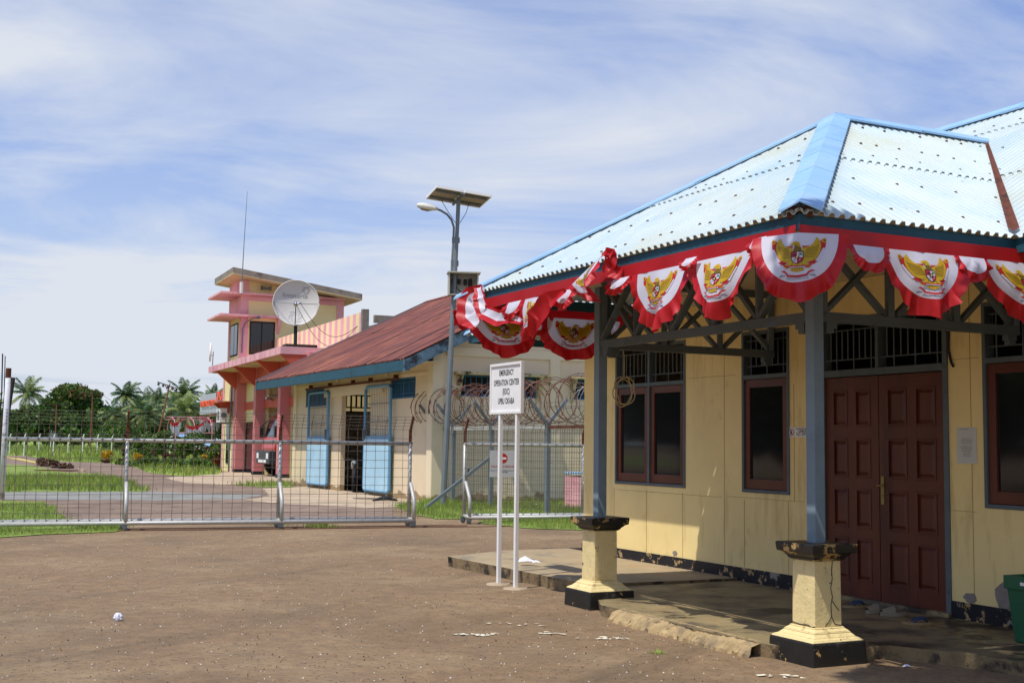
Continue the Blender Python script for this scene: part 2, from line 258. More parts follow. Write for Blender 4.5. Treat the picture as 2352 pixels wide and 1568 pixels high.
# ---------------------------------------------------------------- ground plan
def poly_sheet(name, px, z, mat, jag=.12, step=.5, world_pts=False, kind='structure', label=None):
    pts = [Vector(p) for p in px] if world_pts else [at(*p) for p in px]; out = []
    for i, p in enumerate(pts):
        q = pts[(i+1) % len(pts)]; d = q-p; st = step*max(1, (p.y+q.y)/2/25) if not world_pts else step; n = max(1, min(160, int(d.length/st))); nrm = Vector((-d.y, d.x, 0)).normalized() if d.length else Vector((0, 0, 0))
        for k in range(n):
            w = p+d*(k/n); w = w+nrm*((noise.noise(w*1.1)+.5*noise.noise(w*3.7))*jag*2 if k else 0); out.append(Vector((w.x, w.y, z)))
    tri = tessellate_polygon([out]); mb = MB(); mb.add(out, tri); o = mb.build(name, mat); tag(o, label, None, None, kind)
    if o.data.polygons and sum(p.normal.z for p in o.data.polygons) < 0: o.data.flip_normals()
    return [Vector((p.x, p.y)) for p in out]
mb = MB(); mb.quad((-2500, -400, 0), (2500, -400, 0), (2500, 4000, 0), (-2500, 4000, 0)); tag(mb.build('ground', m_dirt), kind='structure')
FAR = [(-2600, 1000), (0, 1007.5), (1100, 1020.5), (2200, 1034), (2200, 1062), (900, 1062), (640, 1075), (560, 1072), (512, 1070), (505, 1088), (420, 1094), (345, 1086), (312, 1074), (270, 1065), (235, 1062), (150, 1060), (100, 1054), (58, 1046), (20, 1046), (-80, 1052), (-900, 1062), (-2600, 1050)]
p_far = poly_sheet('grass_field', FAR, .012, m_farfield, .3, 1.5)
p_mid = poly_sheet('grass_verge', [(-900, 1070), (0, 1066), (60, 1068), (95, 1074), (146, 1084), (230, 1089), (275, 1099), (310, 1115), (340, 1129), (0, 1130), (-900, 1134)], .012, m_grassbase, .15)
p_near = poly_sheet('grass_verge', [(-900, 1151), (0, 1149), (95, 1153), (125, 1170), (140, 1188), (200, 1200), (290, 1207), (262, 1222), (180, 1225), (100, 1228), (0, 1235), (-900, 1250)], .012, m_grassbase, .12, .3)
p_gar = poly_sheet('grass_verge', [(905, 1162), (985, 1150), (1010, 1139), (1120, 1122), (1340, 1118), (1700, 1130), (1700, 1186), (1345, 1187), (1140, 1192), (1000, 1192), (945, 1180)], .012, m_grassbase, .12, .3)
p_g2 = poly_sheet('grass_verge', [(1100, 1196), (1200, 1194), (1340, 1192), (1620, 1196), (1620, 1222), (1340, 1218), (1200, 1213), (1112, 1204)], .012, m_grassbase, .1, .3)
p_st = poly_sheet('grass_verge', [(533, 1113), (600, 1107), (671, 1106), (671, 1119), (600, 1119)], .012, m_grassbase, .1, .3)
poly_sheet('road', [(-900, 1052), (-60, 1047), (60, 1044), (240, 1058), (330, 1070), (420, 1090), (560, 1080), (1000, 1100), (1000, 1152), (905, 1166), (905, 1190), (240, 1200), (120, 1180), (60, 1130), (-900, 1128)], .003, m_road, .1, .6)
poly_sheet('road', [(-900, 1133), (350, 1128.5), (430, 1132), (610, 1136), (560, 1146), (400, 1149), (200, 1148), (-900, 1151)], .007, m_strip, .12, .4)
poly_sheet('pavement', [(424, 1091), (536, 1083), (660, 1078), (780, 1090), (730, 1100), (671, 1105), (600, 1108), (533, 1114), (425, 1109), (380, 1098)], .008, m_conc, .06)
poly_sheet('pavement', [(600, 1122), (714, 1117), (1000, 1130), (985, 1150), (908, 1164), (840, 1167), (760, 1161), (660, 1158), (560, 1148), (620, 1138)], .008, m_conc, .1, .3)

def inpoly(pts, x, y):
    px = np.array([p.x for p in pts]); py = np.array([p.y for p in pts]); c = np.zeros(len(x), bool); j = len(px)-1
    for i in range(len(px)):
        cnd = ((py[i] > y) != (py[j] > y)); den = (py[j]-py[i]) or 1e-9; c ^= cnd & (x < (px[j]-px[i])*(y-py[i])/den+px[i]); j = i
    return c
BL = []
def blades(poly, dens, hgt, wid, zone=None, ymin=0, ymax=1e9):
    xs = [p.x for p in poly]; ys = [p.y for p in poly]; x0, x1 = min(xs), max(xs); y0, y1 = max(min(ys), ymin), min(max(ys), ymax)
    x0 = max(x0, -.46*y1); x1 = min(x1, .30*y1) ; n = int((x1-x0)*(y1-y0)*dens); x = np.random.uniform(x0, x1, n); y = np.random.uniform(y0, y1, n)
    ok = inpoly(poly, x, y) & (x > -.45*y-.5) & (x < .32*y)
    x, y = x[ok], y[ok]; n = len(x); jt = .16 if ymax < 1e8 or dens > 100 else .5; x = x+np.random.normal(0, jt, n)*(np.random.rand(n) < .35); y = y+np.random.normal(0, jt, n)*(np.random.rand(n) < .35); h = hgt*np.random.uniform(.45, 1.25, n); cl = np.array([.55+.9*max(0, .5+noise.noise(Vector((a*.8, b*.8, 3)))) for a, b in zip(x, y)]); h *= cl; kp = np.array([noise.noise(Vector((a*.55, b*.55, 9)))+.35*noise.noise(Vector((a*2.3, b*2.3, 4))) for a, b in zip(x, y)]) > -.30; x, y, h = x[kp], y[kp], h[kp]; n = len(x)
    an = np.random.uniform(0, 6.283, n); ln = np.random.uniform(.1, .55, n)*h; la = np.random.uniform(0, 6.283, n); w = wid*np.random.uniform(.6, 1.3, n)
    v = np.zeros((n, 3, 3)); v[:, 0] = np.c_[x-np.cos(an)*w, y-np.sin(an)*w, np.full(n, .005)]; v[:, 1] = np.c_[x+np.cos(an)*w, y+np.sin(an)*w, np.full(n, .005)]; v[:, 2] = np.c_[x+np.cos(la)*ln, y+np.sin(la)*ln, h]
    BL.append(v.reshape(-1, 3))
blades(p_near, 560, .075, .006); blades(p_gar, 360, .14, .007, ymax=33); blades(p_g2, 420, .12, .006); blades(p_mid, 85, .22, .016, ymax=50); blades(p_st, 60, .18, .015)
blades(p_far, 14, .32, .035, ymin=48, ymax=95); blades(p_far, 3, .6, .09, ymin=95, ymax=190)
def blade_obj():
    for tx, ty, n in ((740, 1211, 220), (722, 1205, 120), (1195, 1186, 50), (640, 1206, 60), (1513, 1500, 26), (1180, 1258, 8), (905, 1330, 6)):   # tufts on the gate track
        c = at(tx, ty); sg = .16 if n > 30 else .022; x = c.x+np.random.normal(0, sg, n); y = c.y+np.random.normal(0, sg*.45, n); h = np.random.uniform(.04, .12, n)*(1 if n > 30 else .35); a = np.random.uniform(0, 6.28, n)
        v = np.zeros((n, 3, 3)); v[:, 0] = np.c_[x-np.cos(a)*.006, y-np.sin(a)*.006, 0*x]; v[:, 1] = np.c_[x+np.cos(a)*.006, y+np.sin(a)*.006, 0*x]; v[:, 2] = np.c_[x+np.sin(a)*.05, y+np.cos(a)*.05, h]; BL.append(v.reshape(-1, 3))
    V = np.concatenate(BL); n = len(V)//3; me = bpy.data.meshes.new('grass'); me.vertices.add(len(V)); me.vertices.foreach_set('co', V.ravel())
    me.loops.add(3*n); me.loops.foreach_set('vertex_index', np.arange(3*n)); me.polygons.add(n); me.polygons.foreach_set('loop_start', np.arange(0, 3*n, 3)); me.polygons.foreach_set('loop_total', np.full(n, 3))
    for m in (G1, G2, G3): me.materials.append(m)
    me.polygons.foreach_set('material_index', np.random.choice([0, 1, 2], n, p=[.44, .38, .18])); me.update(calc_edges=True)
    o = bpy.data.objects.new('grass', me); COL.objects.link(o); tag(o, 'short green grass with drier tips growing on the verges', 'grass', None, 'stuff'); print('blades', n)
blade_obj()
def litter():
    mb = MB()
    def bit(x, y, s, m, h=.004):
        a = random.uniform(0, 6.28); k = random.randint(3, 5); pts = []
        for i in range(k): t = a+6.283*i/k; rr = s*random.uniform(.5, 1); pts.append(Vector((x+math.cos(t)*rr*random.uniform(.7, 1.6), y+math.sin(t)*rr, .001)))
        top = [p*1 for p in pts]
        for p in top: p.z = h*random.uniform(.6, 1.6); p.x = x+(p.x-x)*.7; p.y = y+(p.y-y)*.7
        mb.add(pts+top, [tuple(range(k, 2*k))]+[(i, (i+1) % k, k+(i+1) % k, k+i) for i in range(k)], m)
    for _ in range(3000):
        y = 6.3*(3.4**random.random()); x = random.uniform(-.47, .2)*y
        t = random.random(); s = random.uniform(.0025, .006)*(1 if t < .9 else 2)
        bit(x, y, s*(1 if t > .35 else 1.5), 0 if t < .35 else (1 if t < .8 else 2), .003+s*.6)
    tag(mb.build('gravel', [M('chip_white', rgb('cfc8bb'), .8), M('chip_dark', rgb('2d2622'), .9), M('chip_tan', rgb('a58e6c'), .9)], normals=False), 'loose gravel and pale chips scattered over the brown yard', 'gravel', None, 'stuff')
    # flakes of cream paint fallen on the yard
    for (px, py, sp, n, lab) in ((1093, 1458, .10, 26, 'flakes of cream paint on the yard furthest from the stone plinths'), (1265, 1456, .07, 12, 'small group of cream paint flakes near the middle of the yard edge'), (1183, 1434, .14, 8, 'long thin cream paint flakes below the white sign'), (1400, 1468, .12, 14, 'scattered cream paint flakes below the left stone plinth'), (1811, 1554, .09, 12, 'line of cream paint flakes in front of the right stone plinth')):
        c = at(px, py); mb = MB()
        for i in range(n):
            a = c+Vector((random.gauss(0, sp), random.gauss(0, sp*.4), .006)); k = 5; l = random.uniform(.012, .045); w = l*random.uniform(.25, .6); an = random.gauss(0, .5)
            mb.add([a+Vector((math.cos(t)*l*random.uniform(.7, 1.1)*math.cos(an)-math.sin(t)*w*math.sin(an), math.cos(t)*l*math.sin(an)+math.sin(t)*w, random.uniform(0, .006))) for t in [6.283*j/k for j in range(k)]], [tuple(range(k))])
        o = mb.build('paint_flakes', M('flake', rgb('e3dcc4'), .7), loc=c); tag(o, lab, 'paint flakes')
litter()
# ---------------------------------------------------------------- office building with porch
HE, SL = 3.075, .604                        # eave height, roof slope
UL, UR, VF, VM, VR = 11.3, 6.16, 5.10, 7.05, 10.6   # porch eave corners, porch front, main eave, main ridge
UM = (UL+UR)/2; HALF = (UL-UR)/2; MU = 15.75; RE = 0.5   # main eave left end / right end
VW = 8.2
def rp(u, v, d): return E.P(u, v, HE+SL*d)
office = thing('office_building', 'yellow single-storey office with pale blue sheet roof, brown doors and a columned porch', 'building', E.P(9, 8.2, 0))
def sheet(mb, P, s0, s1, tr, wl=.088, splits=(), nails=None, amp=.013, seed=0):
    "corrugated sheets: P(s, t) -> point on plane, tr(s) -> (t0, t1)"
    n = int((s1-s0)/wl*6); nrm = (P(s0+1, .5)-P(s0, .5)).cross(P(s0, 1.5)-P(s0, .5)).normalized()
    if nrm.z < 0: nrm = -nrm
    rnd = random.Random(seed); rows = [0]+list(splits)+[99]
    for ri in range(len(rows)-1):
        a, b = rows[ri], rows[ri+1]; prev = None; vs = []; fs = []
        for i in range(n+1):
            s = s0+(s1-s0)*i/n; t0, t1 = tr(s); j = .012*math.sin(int(s/.78)*2.3+ri)
            t0 = max(t0, a-(.02 if ri else 0)+(j if a else 0)); t1 = min(t1, b+.05)
            if t1-t0 < .004: prev = None; continue
            ph = (i % 6)/6; w = amp*(1 if ph < .34 else (-1 if .5 <= ph < .84 else 0)); lift = .014 if ri else 0
            k = len(vs); vs += [P(s, t0)+nrm*(w+lift), P(s, (t0+t1)/2)+nrm*(w+lift*.4), P(s, t1)+nrm*w, P(s, t0)+nrm*(w+lift-.006)]
            if prev is not None: fs += [(prev, k, k+1, prev+1), (prev+1, k+1, k+2, prev+2), (prev+3, k+3, k, prev)]
            prev = k
        mb.add(vs, fs)
    if nails is not None:
        for t in nails[1]:
            s = s0+rnd.uniform(.1, .3)
            while s < s1:
                sc_ = s0+round((s-s0)/wl)*wl+wl*.17; t0, t1 = tr(sc_); tt = t+rnd.uniform(-.02, .02)
                if t0+.05 < tt < t1-.05: nails[0].lathe(P(sc_, tt)+nrm*(amp+(.014 if any(tt > q for q in splits) else 0)*.6), [(.016, -.002), (.011, .006), (.001, .011)], 6, 0, nrm)
                s += rnd.choice([.176, .264, .264, .352, .44])
def cap(mb, p, q, d1, d2, w, lift=.03, seg=1.0):
    t = (q-p); n = max(1, round(t.length/seg)); up = Vector((0, 0, 1))
    for i in range(n):
        a = p+t*(i/n-(.02 if i else 0)); b = p+t*((i+1)/n); l0 = lift+.010; l1 = lift+.004
        A = a+up*l0; B = b+up*l1; vs = [A, A+d1*w, A+d1*w-up*.02, A+d2*w, A+d2*w-up*.02, B, B+d1*w, B+d1*w-up*.02, B+d2*w, B+d2*w-up*.02, A-up*.006, B-up*.006]
        mb.add(vs, [(0, 1, 6, 5), (1, 2, 7, 6), (0, 5, 8, 3), (3, 8, 9, 4), (0, 10, 2, 1), (0, 3, 4, 10), (5, 6, 7, 11), (5, 11, 9, 8)])
def downdir(line, slope_dir):   # in-plane direction perpendicular to the line, pointing down the slope
    l = line.normalized(); s = slope_dir-l*slope_dir.dot(l); return s.normalized()
dF = (-E.B-Vector((0, 0, SL))).normalized(); dR = (-E.A-Vector((0, 0, SL))).normalized(); dL = (E.A-Vector((0, 0, SL))).normalized(); dBk = (E.B-Vector((0, 0, SL))).normalized()
def office_roof():
    mb = MB(); nl = MB()
    sheet(mb, lambda s, t: rp(s, VF+t, t), UR, UL, lambda s: (0, min(s-UR, UL-s)), splits=(1.28,), nails=(nl, (.22, .78, 1.42, 1.98)), seed=1)
    sheet(mb, lambda s, t: rp(UR+t, s, t), VF, VM+HALF, lambda s: (max(0, s-VM), min(s-VF, HALF)), splits=(1.28,), nails=(nl, (.22, .78, 1.42, 1.75, 2.3)), seed=2)
    sheet(mb, lambda s, t: rp(UL-t, s, t), VF, VM+HALF, lambda s: (max(0, s-VM), min(s-VF, HALF)), splits=(1.28,), nails=(nl, (.22, .78, 1.42, 1.98)), seed=3)
    pr = mb.build('roof', m_roof, office); nl.build('roof_nails', m_nail, pr)
    mb = MB(); nl = MB()
    def tr(s):
        lo = min(s-UR, UL-s) if UR < s < UL else 0
        return (lo, min(VR-VM, MU-s))
    sheet(mb, lambda s, t: rp(s, VM+t, t), RE, MU, tr, splits=(1.4, 2.9), nails=(nl, (.22, .9, 1.55, 2.2, 3.05, 3.5)), seed=4)
    sheet(mb, lambda s, t: rp(s, 2*VR-VM-t, t), RE, MU, lambda s: (0, min(VR-VM, MU-s)), splits=(1.4, 2.9), seed=5)
    sheet(mb, lambda s, t: rp(MU-t, s, t), VM, 2*VR-VM, lambda s: (0, min(s-VM, 2*VR-VM-s)), splits=(1.4, 2.9), seed=6)
    mr = mb.build('roof', m_roof, office); nl.build('roof_nails', m_nail, mr)
    # sheet edge end rows: nails near the valley
    mb = MB(); cR = rp(UR, VF, 0); cL = rp(UL, VF, 0); ap = rp(UM, VF+HALF, HALF); re = rp(UM, VM+HALF, HALF)
    o = MB(); cap(o, cR-E.A*.01, ap, downdir(ap-cR, dF), downdir(ap-cR, dR), .15, .05, .62); o.build('ridge_cap', m_cap, pr)
    o = MB(); e = (cL-ap).normalized()*.16; cap(o, cL+e, ap, downdir(ap-cL, dF), downdir(ap-cL, dL), .15, .045, 1.3); o.build('ridge_cap', m_cap, pr)
    o = MB(); cap(o, ap, re+(re-ap).normalized()*.05, dR, dL, .15, .05, 1.1); o.build('ridge_cap', m_cap, pr)
    o = MB(); a = rp(RE, VR, VR-VM); b = rp(MU-(VR-VM), VR, VR-VM); cap(o, a, b, dF, dBk, .16, .05, 1.4); cap(o, rp(MU, VM, 0), b, downdir(b-rp(MU, VM, 0), dF), downdir(b-rp(MU, VM, 0), dL), .15, .045, 1.3); o.build('ridge_cap', m_cap, mr)
    # rusty valley gutter
    o = MB(); a = rp(UR-.02, VM-.02, 0); b = re
    for d in (Vector((0, 0, 0)),):
        s1 = (E.A*1+Vector((0, 0, SL)))*.055; s2 = (E.B*1+Vector((0, 0, SL)))*.055; up = Vector((0, 0, .035)); o.add([a+up-s1*0, a+up+s1, b+up+s1*.4, b+up, a+up+s2, b+up+s2*.4], [(0, 1, 2, 3), (0, 3, 5, 4)])
    o.build('valley_gutter', m_rust, pr)
    # dark timber end under the near hip cap
    o = MB(); c = cR-Vector((0, 0, .03)); o.hexa([c+E.A*.12-E.B*.0, c+E.B*.12, c+E.B*.2+E.A*.1, c+E.A*.2+E.B*.1, c+E.A*.10+Vector((0, 0, .07)), c+E.B*.10+Vector((0, 0, .07)), c+E.B*.2+E.A*.2+Vector((0, 0, .12)), c+E.A*.2+E.B*.2+Vector((0, 0, .12))]); o.build('hip_rafter', m_rust, pr)
    # fascia boards and ceilings
    o = MB(); t = .025
    o.box(E, UR+.03, UL-.03, VF+.03, VF+.03+t, HE-.115, HE-.012); o.box(E, UR+.03, UR+.03+t, VF+.03+t, VM+.03, HE-.115, HE-.012); o.box(E, UL-.03-t, UL-.03, VF+.03+t, VM+.03, HE-.115, HE-.012)
    o.box(E, RE, UR+.03, VM+.03, VM+.03+t, HE-.115, HE-.012); o.box(E, UL-.03, MU-.03, VM+.03, VM+.03+t, HE-.115, HE-.012); o.box(E, MU-.03-t, MU-.03, VM+.03+t, 2*VR-VM-.05, HE-.115, HE-.012)
    o.build('fascia', m_fascia, office)
    o = MB(); h = 3.19; o.box(E, UR+.26, UL-.26, VF+.26, VW, h, h+.02); o.box(E, RE, UR+.22, VM+.24, VW, h, h+.02); o.box(E, UL-.22, MU-.26, VM+.24, VW, h, h+.02); o.build('ceiling', m_ceil, office)
office_roof()
OPEN = [(11.96, 13.54, 1.06, 2.80), (10.07, 10.87, 1.06, 2.80), (7.91, 9.60, .1, 2.82), (5.94, 7.52, 1.06, 2.80)]
def wall_open(mb, fr, u0, u1, v0, v1, h0, h1, opens, m=0):
    us = sorted({u0, u1}|{o[0] for o in opens}|{o[1] for o in opens})
    for a, b in zip(us, us[1:]):
        oo = sorted([o for o in opens if o[0] <= a+1e-6 and o[1] >= b-1e-6], key=lambda o: o[2]); h = h0
        for o in oo:
            if o[2] > h: mb.box(fr, a, b, v0, v1, h, o[2], m)
            h = o[3]
        if h1 > h: mb.box(fr, a, b, v0, v1, h, h1, m)
def office_walls():
    o = MB(); wall_open(o, E, 1.5, 14.36, VW, VW+.13, .02, 3.185, OPEN); o.box(E, 14.23, 14.36, VW+.13, 13.8, 0, 3.185); o.box(E, 1.5, 1.63, VW+.13, 13.8, 0, 3.185); o.box(E, 1.63, 14.23, 13.67, 13.8, 0, 3.185)
    w = o.build('wall', m_yel, office)
    s = MB()
    for u, a, b in ((11.2, .25, 3.18), (12.8, .25, 1.0), (12.02, .25, 1.0), (13.57, .25, 1.0), (10.1, .25, 1.0), (10.84, .25, .98), (9.8, .25, 3.18), (7.66, .25, 3.18), (11.92, 2.85, 3.18), (10.0, 1.0, 2.2)): s.box(E, u-.002, u+.002, VW-.0025, VW+.01, a, b)
    for h, a, b in ((1.0, 9.85, 11.15), (.985, 11.25, 13.5), (2.34, 11.0, 11.9), (1.02, 7.62, 7.9), (2.335, 7.56, 7.86)): s.box(E, a, b, VW-.0025, VW+.01, h-.0015, h+.0015)
    s.build('board_seams', M('seam', rgb('8f7648'), .9), w)
    o = MB(); o.box(E, 1.5, 7.91, VW-.014, VW+.05, .06, .245); o.box(E, 9.6, 14.375, VW-.014, VW+.05, .06, .245); o.box(E, 14.3, 14.375, VW+.05, 13.8, .06, .245); o.build('skirting', m_base, office)
    for (u, h, ru, rh) in ((7.36, .33, .10, .16), (7.72, .29, .08, .05), (12.18, .29, .05, .04)):   # bare patches where plaster has come away
        o = MB(); pts = [E.P(u+math.cos(t)*ru*random.uniform(.6, 1.15), VW-.0022, h+math.sin(t)*rh*random.uniform(.6, 1.15)) for t in [6.283*i/11 for i in range(11)]]; o.prism(pts, E.B*.004); o.build('bare_patch', M('bare_plaster', rgb('8f857b'), .9, vary=(20, .2)), w)
    o = MB(); o.box(E, 1.63, 14.23, 9.9, 9.92, .1, 3.18); o.box(E, 1.63, 14.23, VW+.14, 9.9, .09, .11); o.box(E, 1.63, 14.23, VW+.14, 9.9, 3.17, 3.185); o.build('interior', m_dark, office)
office_walls()
def grille(o, fr, a, b, v, h0, h1, nb=6, m=0, w=.012):
    lo, hi = h0+(h1-h0)*.22, h1-(h1-h0)*.15
    for h in (lo, hi): o.box(fr, a, b, v, v+.012, h-w/2, h+w/2, m)
    for i in range(1, nb+1):
        u = a+(b-a)*i/(nb+1); L_ = (i % 3 == 1)
        o.box(fr, u-w/2, u+w/2, v-.008, v, h0 if L_ else lo, h1 if L_ else hi, m)
def window(a, b, sashes, nb):
    root = MB(); f = .035; v0, v1 = VW-.012, VW+.09
    root.box(E, a, a+f, v0, v1, 1.06, 2.80); root.box(E, b-f, b, v0, v1, 1.06, 2.80); root.box(E, a+f, b-f, v0, v1, 1.06, 1.06+f); root.box(E, a+f, b-f, v0, v1, 2.80-f, 2.80); root.box(E, a+f, b-f, v0, v1, 2.28, 2.28+f+.01)
    for i in range(1, sashes): u = a+(b-a)*i/sashes; root.box(E, u-.022, u+.022, v0, v1, 1.06+f, 2.28); root.box(E, u-.022, u+.022, v0, v1, 2.325, 2.80-f)
    w = root.build('window', m_grey, office)
    s = (b-a)/sashes
    for i in range(sashes):
        x0 = a+s*i+(f if i == 0 else .024); x1 = a+s*(i+1)-(f if i == sashes-1 else .024); o = MB(); k = .085; z0, z1 = 1.06+f+.004, 2.276
        o.box(E, x0+.003, x0+k, VW+.004, VW+.045, z0, z1); o.box(E, x1-k, x1-.003, VW+.004, VW+.045, z0, z1); o.box(E, x0+k, x1-k, VW+.004, VW+.045, z0, z0+k+.02); o.box(E, x0+k, x1-k, VW+.004, VW+.045, z1-k, z1)
        o.build('sash', m_wood, w, bevel=.004)
        g = MB(); g.box(E, x0+k-.005, x1-k+.005, VW+.028, VW+.034, z0+k, z1-k+.005); g.build('pane', m_glass, w)
        gr = MB(); grille(gr, E, x0, x1, VW+.03, 2.325, 2.765, nb); gr.build('grille', m_grey, w)
window(11.96, 13.54, 2, 7); window(10.07, 10.87, 1, 7); window(5.94, 7.52, 2, 7)
def office_door():
    o = MB(); v0, v1 = VW-.015, VW+.10
    o.box(E, 7.91, 7.965, v0, v1, .1, 2.82); o.box(E, 9.535, 9.60, v0, v1, .1, 2.82); o.box(E, 7.965, 9.535, v0, v1, 2.245, 2.31); o.box(E, 7.965, 9.535, v0, v1, 2.77, 2.82); o.box(E, 8.77, 8.81, v0+.01, v1, 2.31, 2.77)
    d = o.build('door_frame', m_grey, office)
    for a, b in ((7.965, 8.77), (8.81, 9.535)):
        g = MB(); grille(g, E, a, b, VW+.03, 2.31, 2.77, 8); g.build('grille', m_grey, d)
    for k, (a, b) in enumerate(((7.97, 8.785), (8.795, 9.53))):
        o = MB(); o.box(E, a, b, VW+.03, VW+.06, .12, 2.238); dv = VW+.012
        st = .105; w = (b-a-3*st)/2; rows = [(.285, .69), (.79, 1.16), (1.27, 1.64), (1.76, 2.11)]; hs = [.12]+[x for r in rows for x in r]+[2.238]
        for x0, x1 in ((a, a+st), (a+st+w, a+2*st+w), (b-st, b)): o.box(E, x0, x1, dv, VW+.03, .12, 2.238)
        for c in range(2):
            x0 = a+st+c*(w+st); x1 = x0+w
            for q in range(0, len(hs), 2): o.box(E, x0, x1, dv, VW+.03, hs[q], hs[q+1])
            for r in rows:
                o.hexa([E.P(x0+.03, VW+.03, r[0]+.03), E.P(x0+.03, VW+.03, r[1]-.03), E.P(x1-.03, VW+.03, r[1]-.03), E.P(x1-.03, VW+.03, r[0]+.03), E.P(x0+.055, VW+.017, r[0]+.055), E.P(x0+.055, VW+.017, r[1]-.055), E.P(x1-.055, VW+.017, r[1]-.055), E.P(x1-.055, VW+.017, r[0]+.055)])
                for (p, q_, r0_, r1_) in ((x0, x0+.018, r[0], r[1]), (x1-.018, x1, r[0], r[1]), (x0+.018, x1-.018, r[0], r[0]+.018), (x0+.018, x1-.018, r[1]-.018, r[1])): o.box(E, p, q_, dv-.006, VW+.03, r0_, r1_)
        leaf = o.build('door', m_wood, office, bevel=.003)
        if k == 0:
            h = MB(); h.box(E, 8.725, 8.765, dv-.006, dv, 1.03, 1.29); h.tube([E.P(8.745, dv-.002, 1.205), E.P(8.745, dv-.045, 1.205), E.P(8.80, dv-.05, 1.205), E.P(8.70, dv-.05, 1.205)][0:2], .007); h.tube([E.P(8.78, dv-.045, 1.206), E.P(8.68, dv-.048, 1.202)], .007); h.lathe(E.P(8.745, dv-.006, 1.11), [(.0, 0), (.009, 0), (.009, .006), (0, .006)], 8, 0, -E.B); h.build('handle', m_brass, leaf)
    t = MB(); t.box(E, 7.9, 9.6, VW-.05, VW+.02, .1, .135); t.build('threshold', m_slab_shaded, office)
office_door()
def porch():
    for (u, v) in ((10.33, 6.08), (7.15, 6.06)):
        b = MB(); b.frustum(E, u, v, -.05, .165, .253, .245)
        pl = b.build('plinth', m_bplaster, office, bevel=.012)
        s = MB(); hs = [(.165, .238), (.178, .226), (.19, .2), (.215, .172), (.225, .168), (.245, .142), (.255, .137)]
        for (h0, a0), (h1, a1) in zip(hs, hs[1:]): s.frustum(E, u, v, h0, h1, a0, a1)
        s.frustum(E, u, v, .255, .735, .125, .122); s.build('shaft', m_yplaster, pl, bevel=.006)
        if u < 8:
            ck = MB(); x = u-.1265
            for path in ([(6.105, .735), (6.095, .66), (6.10, .60), (6.085, .53), (6.10, .47), (6.085, .41), (6.09, .33), (6.06, .29), (6.03, .262)], [(6.10, .44), (6.13, .40), (6.16, .37)], [(6.09, .33), (6.12, .275), (6.175, .262)]):
                ck.tube([E.P(x+.003*(h-.26)/.47, a, h) for a, h in path], .0035, 4)
            ck.tube([E.P(u+.12, v-.1275, .27), E.P(u+.04, v-.1275, .262), E.P(u-.05, v-.1275, .268), E.P(u-.09, v-.1275, .255), E.P(u-.126, v-.127, .262)], .004, 4); ck.build('crack', m_rubber, pl)
        c = MB(); hs = [(.728, .128), (.745, .15), (.752, .15), (.785, .185), (.79, .205), (.848, .212), (.855, .205)]
        for (h0, a0), (h1, a1) in zip(hs, hs[1:]): c.frustum(E, u, v, h0, h1, a0, a1)
        c.build('cap', m_capblack, pl, bevel=.008)
        p = MB(); p.box(E, u-.048, u+.048, v-.048, v+.048, .85, 3.1); p.build('post', m_post, office, bevel=.004)
    def truss(fr_pt, L, nb, name='truss'):
        o = MB(); h0, h1 = 2.53, 3.16; w = .055
        o.bar(fr_pt(0, h0), fr_pt(L, h0), .06, .075); o.bar(fr_pt(0, h1), fr_pt(L, h1), .06, .08)
        for i in range(nb+1):
            s = L*i/nb; s = min(max(s, .03), L-.03); o.bar(fr_pt(s, h0+.036), fr_pt(s, h1-.038), .05, .09)
            if i < nb:
                a, b = L*i/nb+.04, L*(i+1)/nb-.04; d = .018
                p0, p1 = fr_pt(a, h0+.05), fr_pt(b, h1-.05); q0, q1 = fr_pt(b, h0+.05), fr_pt(a, h1-.05); n = (p1-p0).cross(q1-q0).normalized()*d
                o.bar(p0+n, p1+n, .035, .06, up=n); o.bar(q0-n, q1-n, .035, .06, up=n)
        # stepped brackets under both ends
        for s, sg in ((.09, 1), (L-.09, -1)):
            o.bar(fr_pt(s-.05, 2.47), fr_pt(s+.05, 2.47), .06, .05); o.bar(fr_pt(s-.04-.01*sg, 2.43), fr_pt(s+.03-.01*sg, 2.43), .055, .04)
        return o.build(name, m_grey, office)
    truss(lambda s, h: E.P(7.205+s, 6.07, h), 3.07, 5); truss(lambda s, h: E.P(7.15, 6.115+s, h), 2.08, 3); truss(lambda s, h: E.P(10.33, 6.135+s, h), 2.06, 3)
porch()
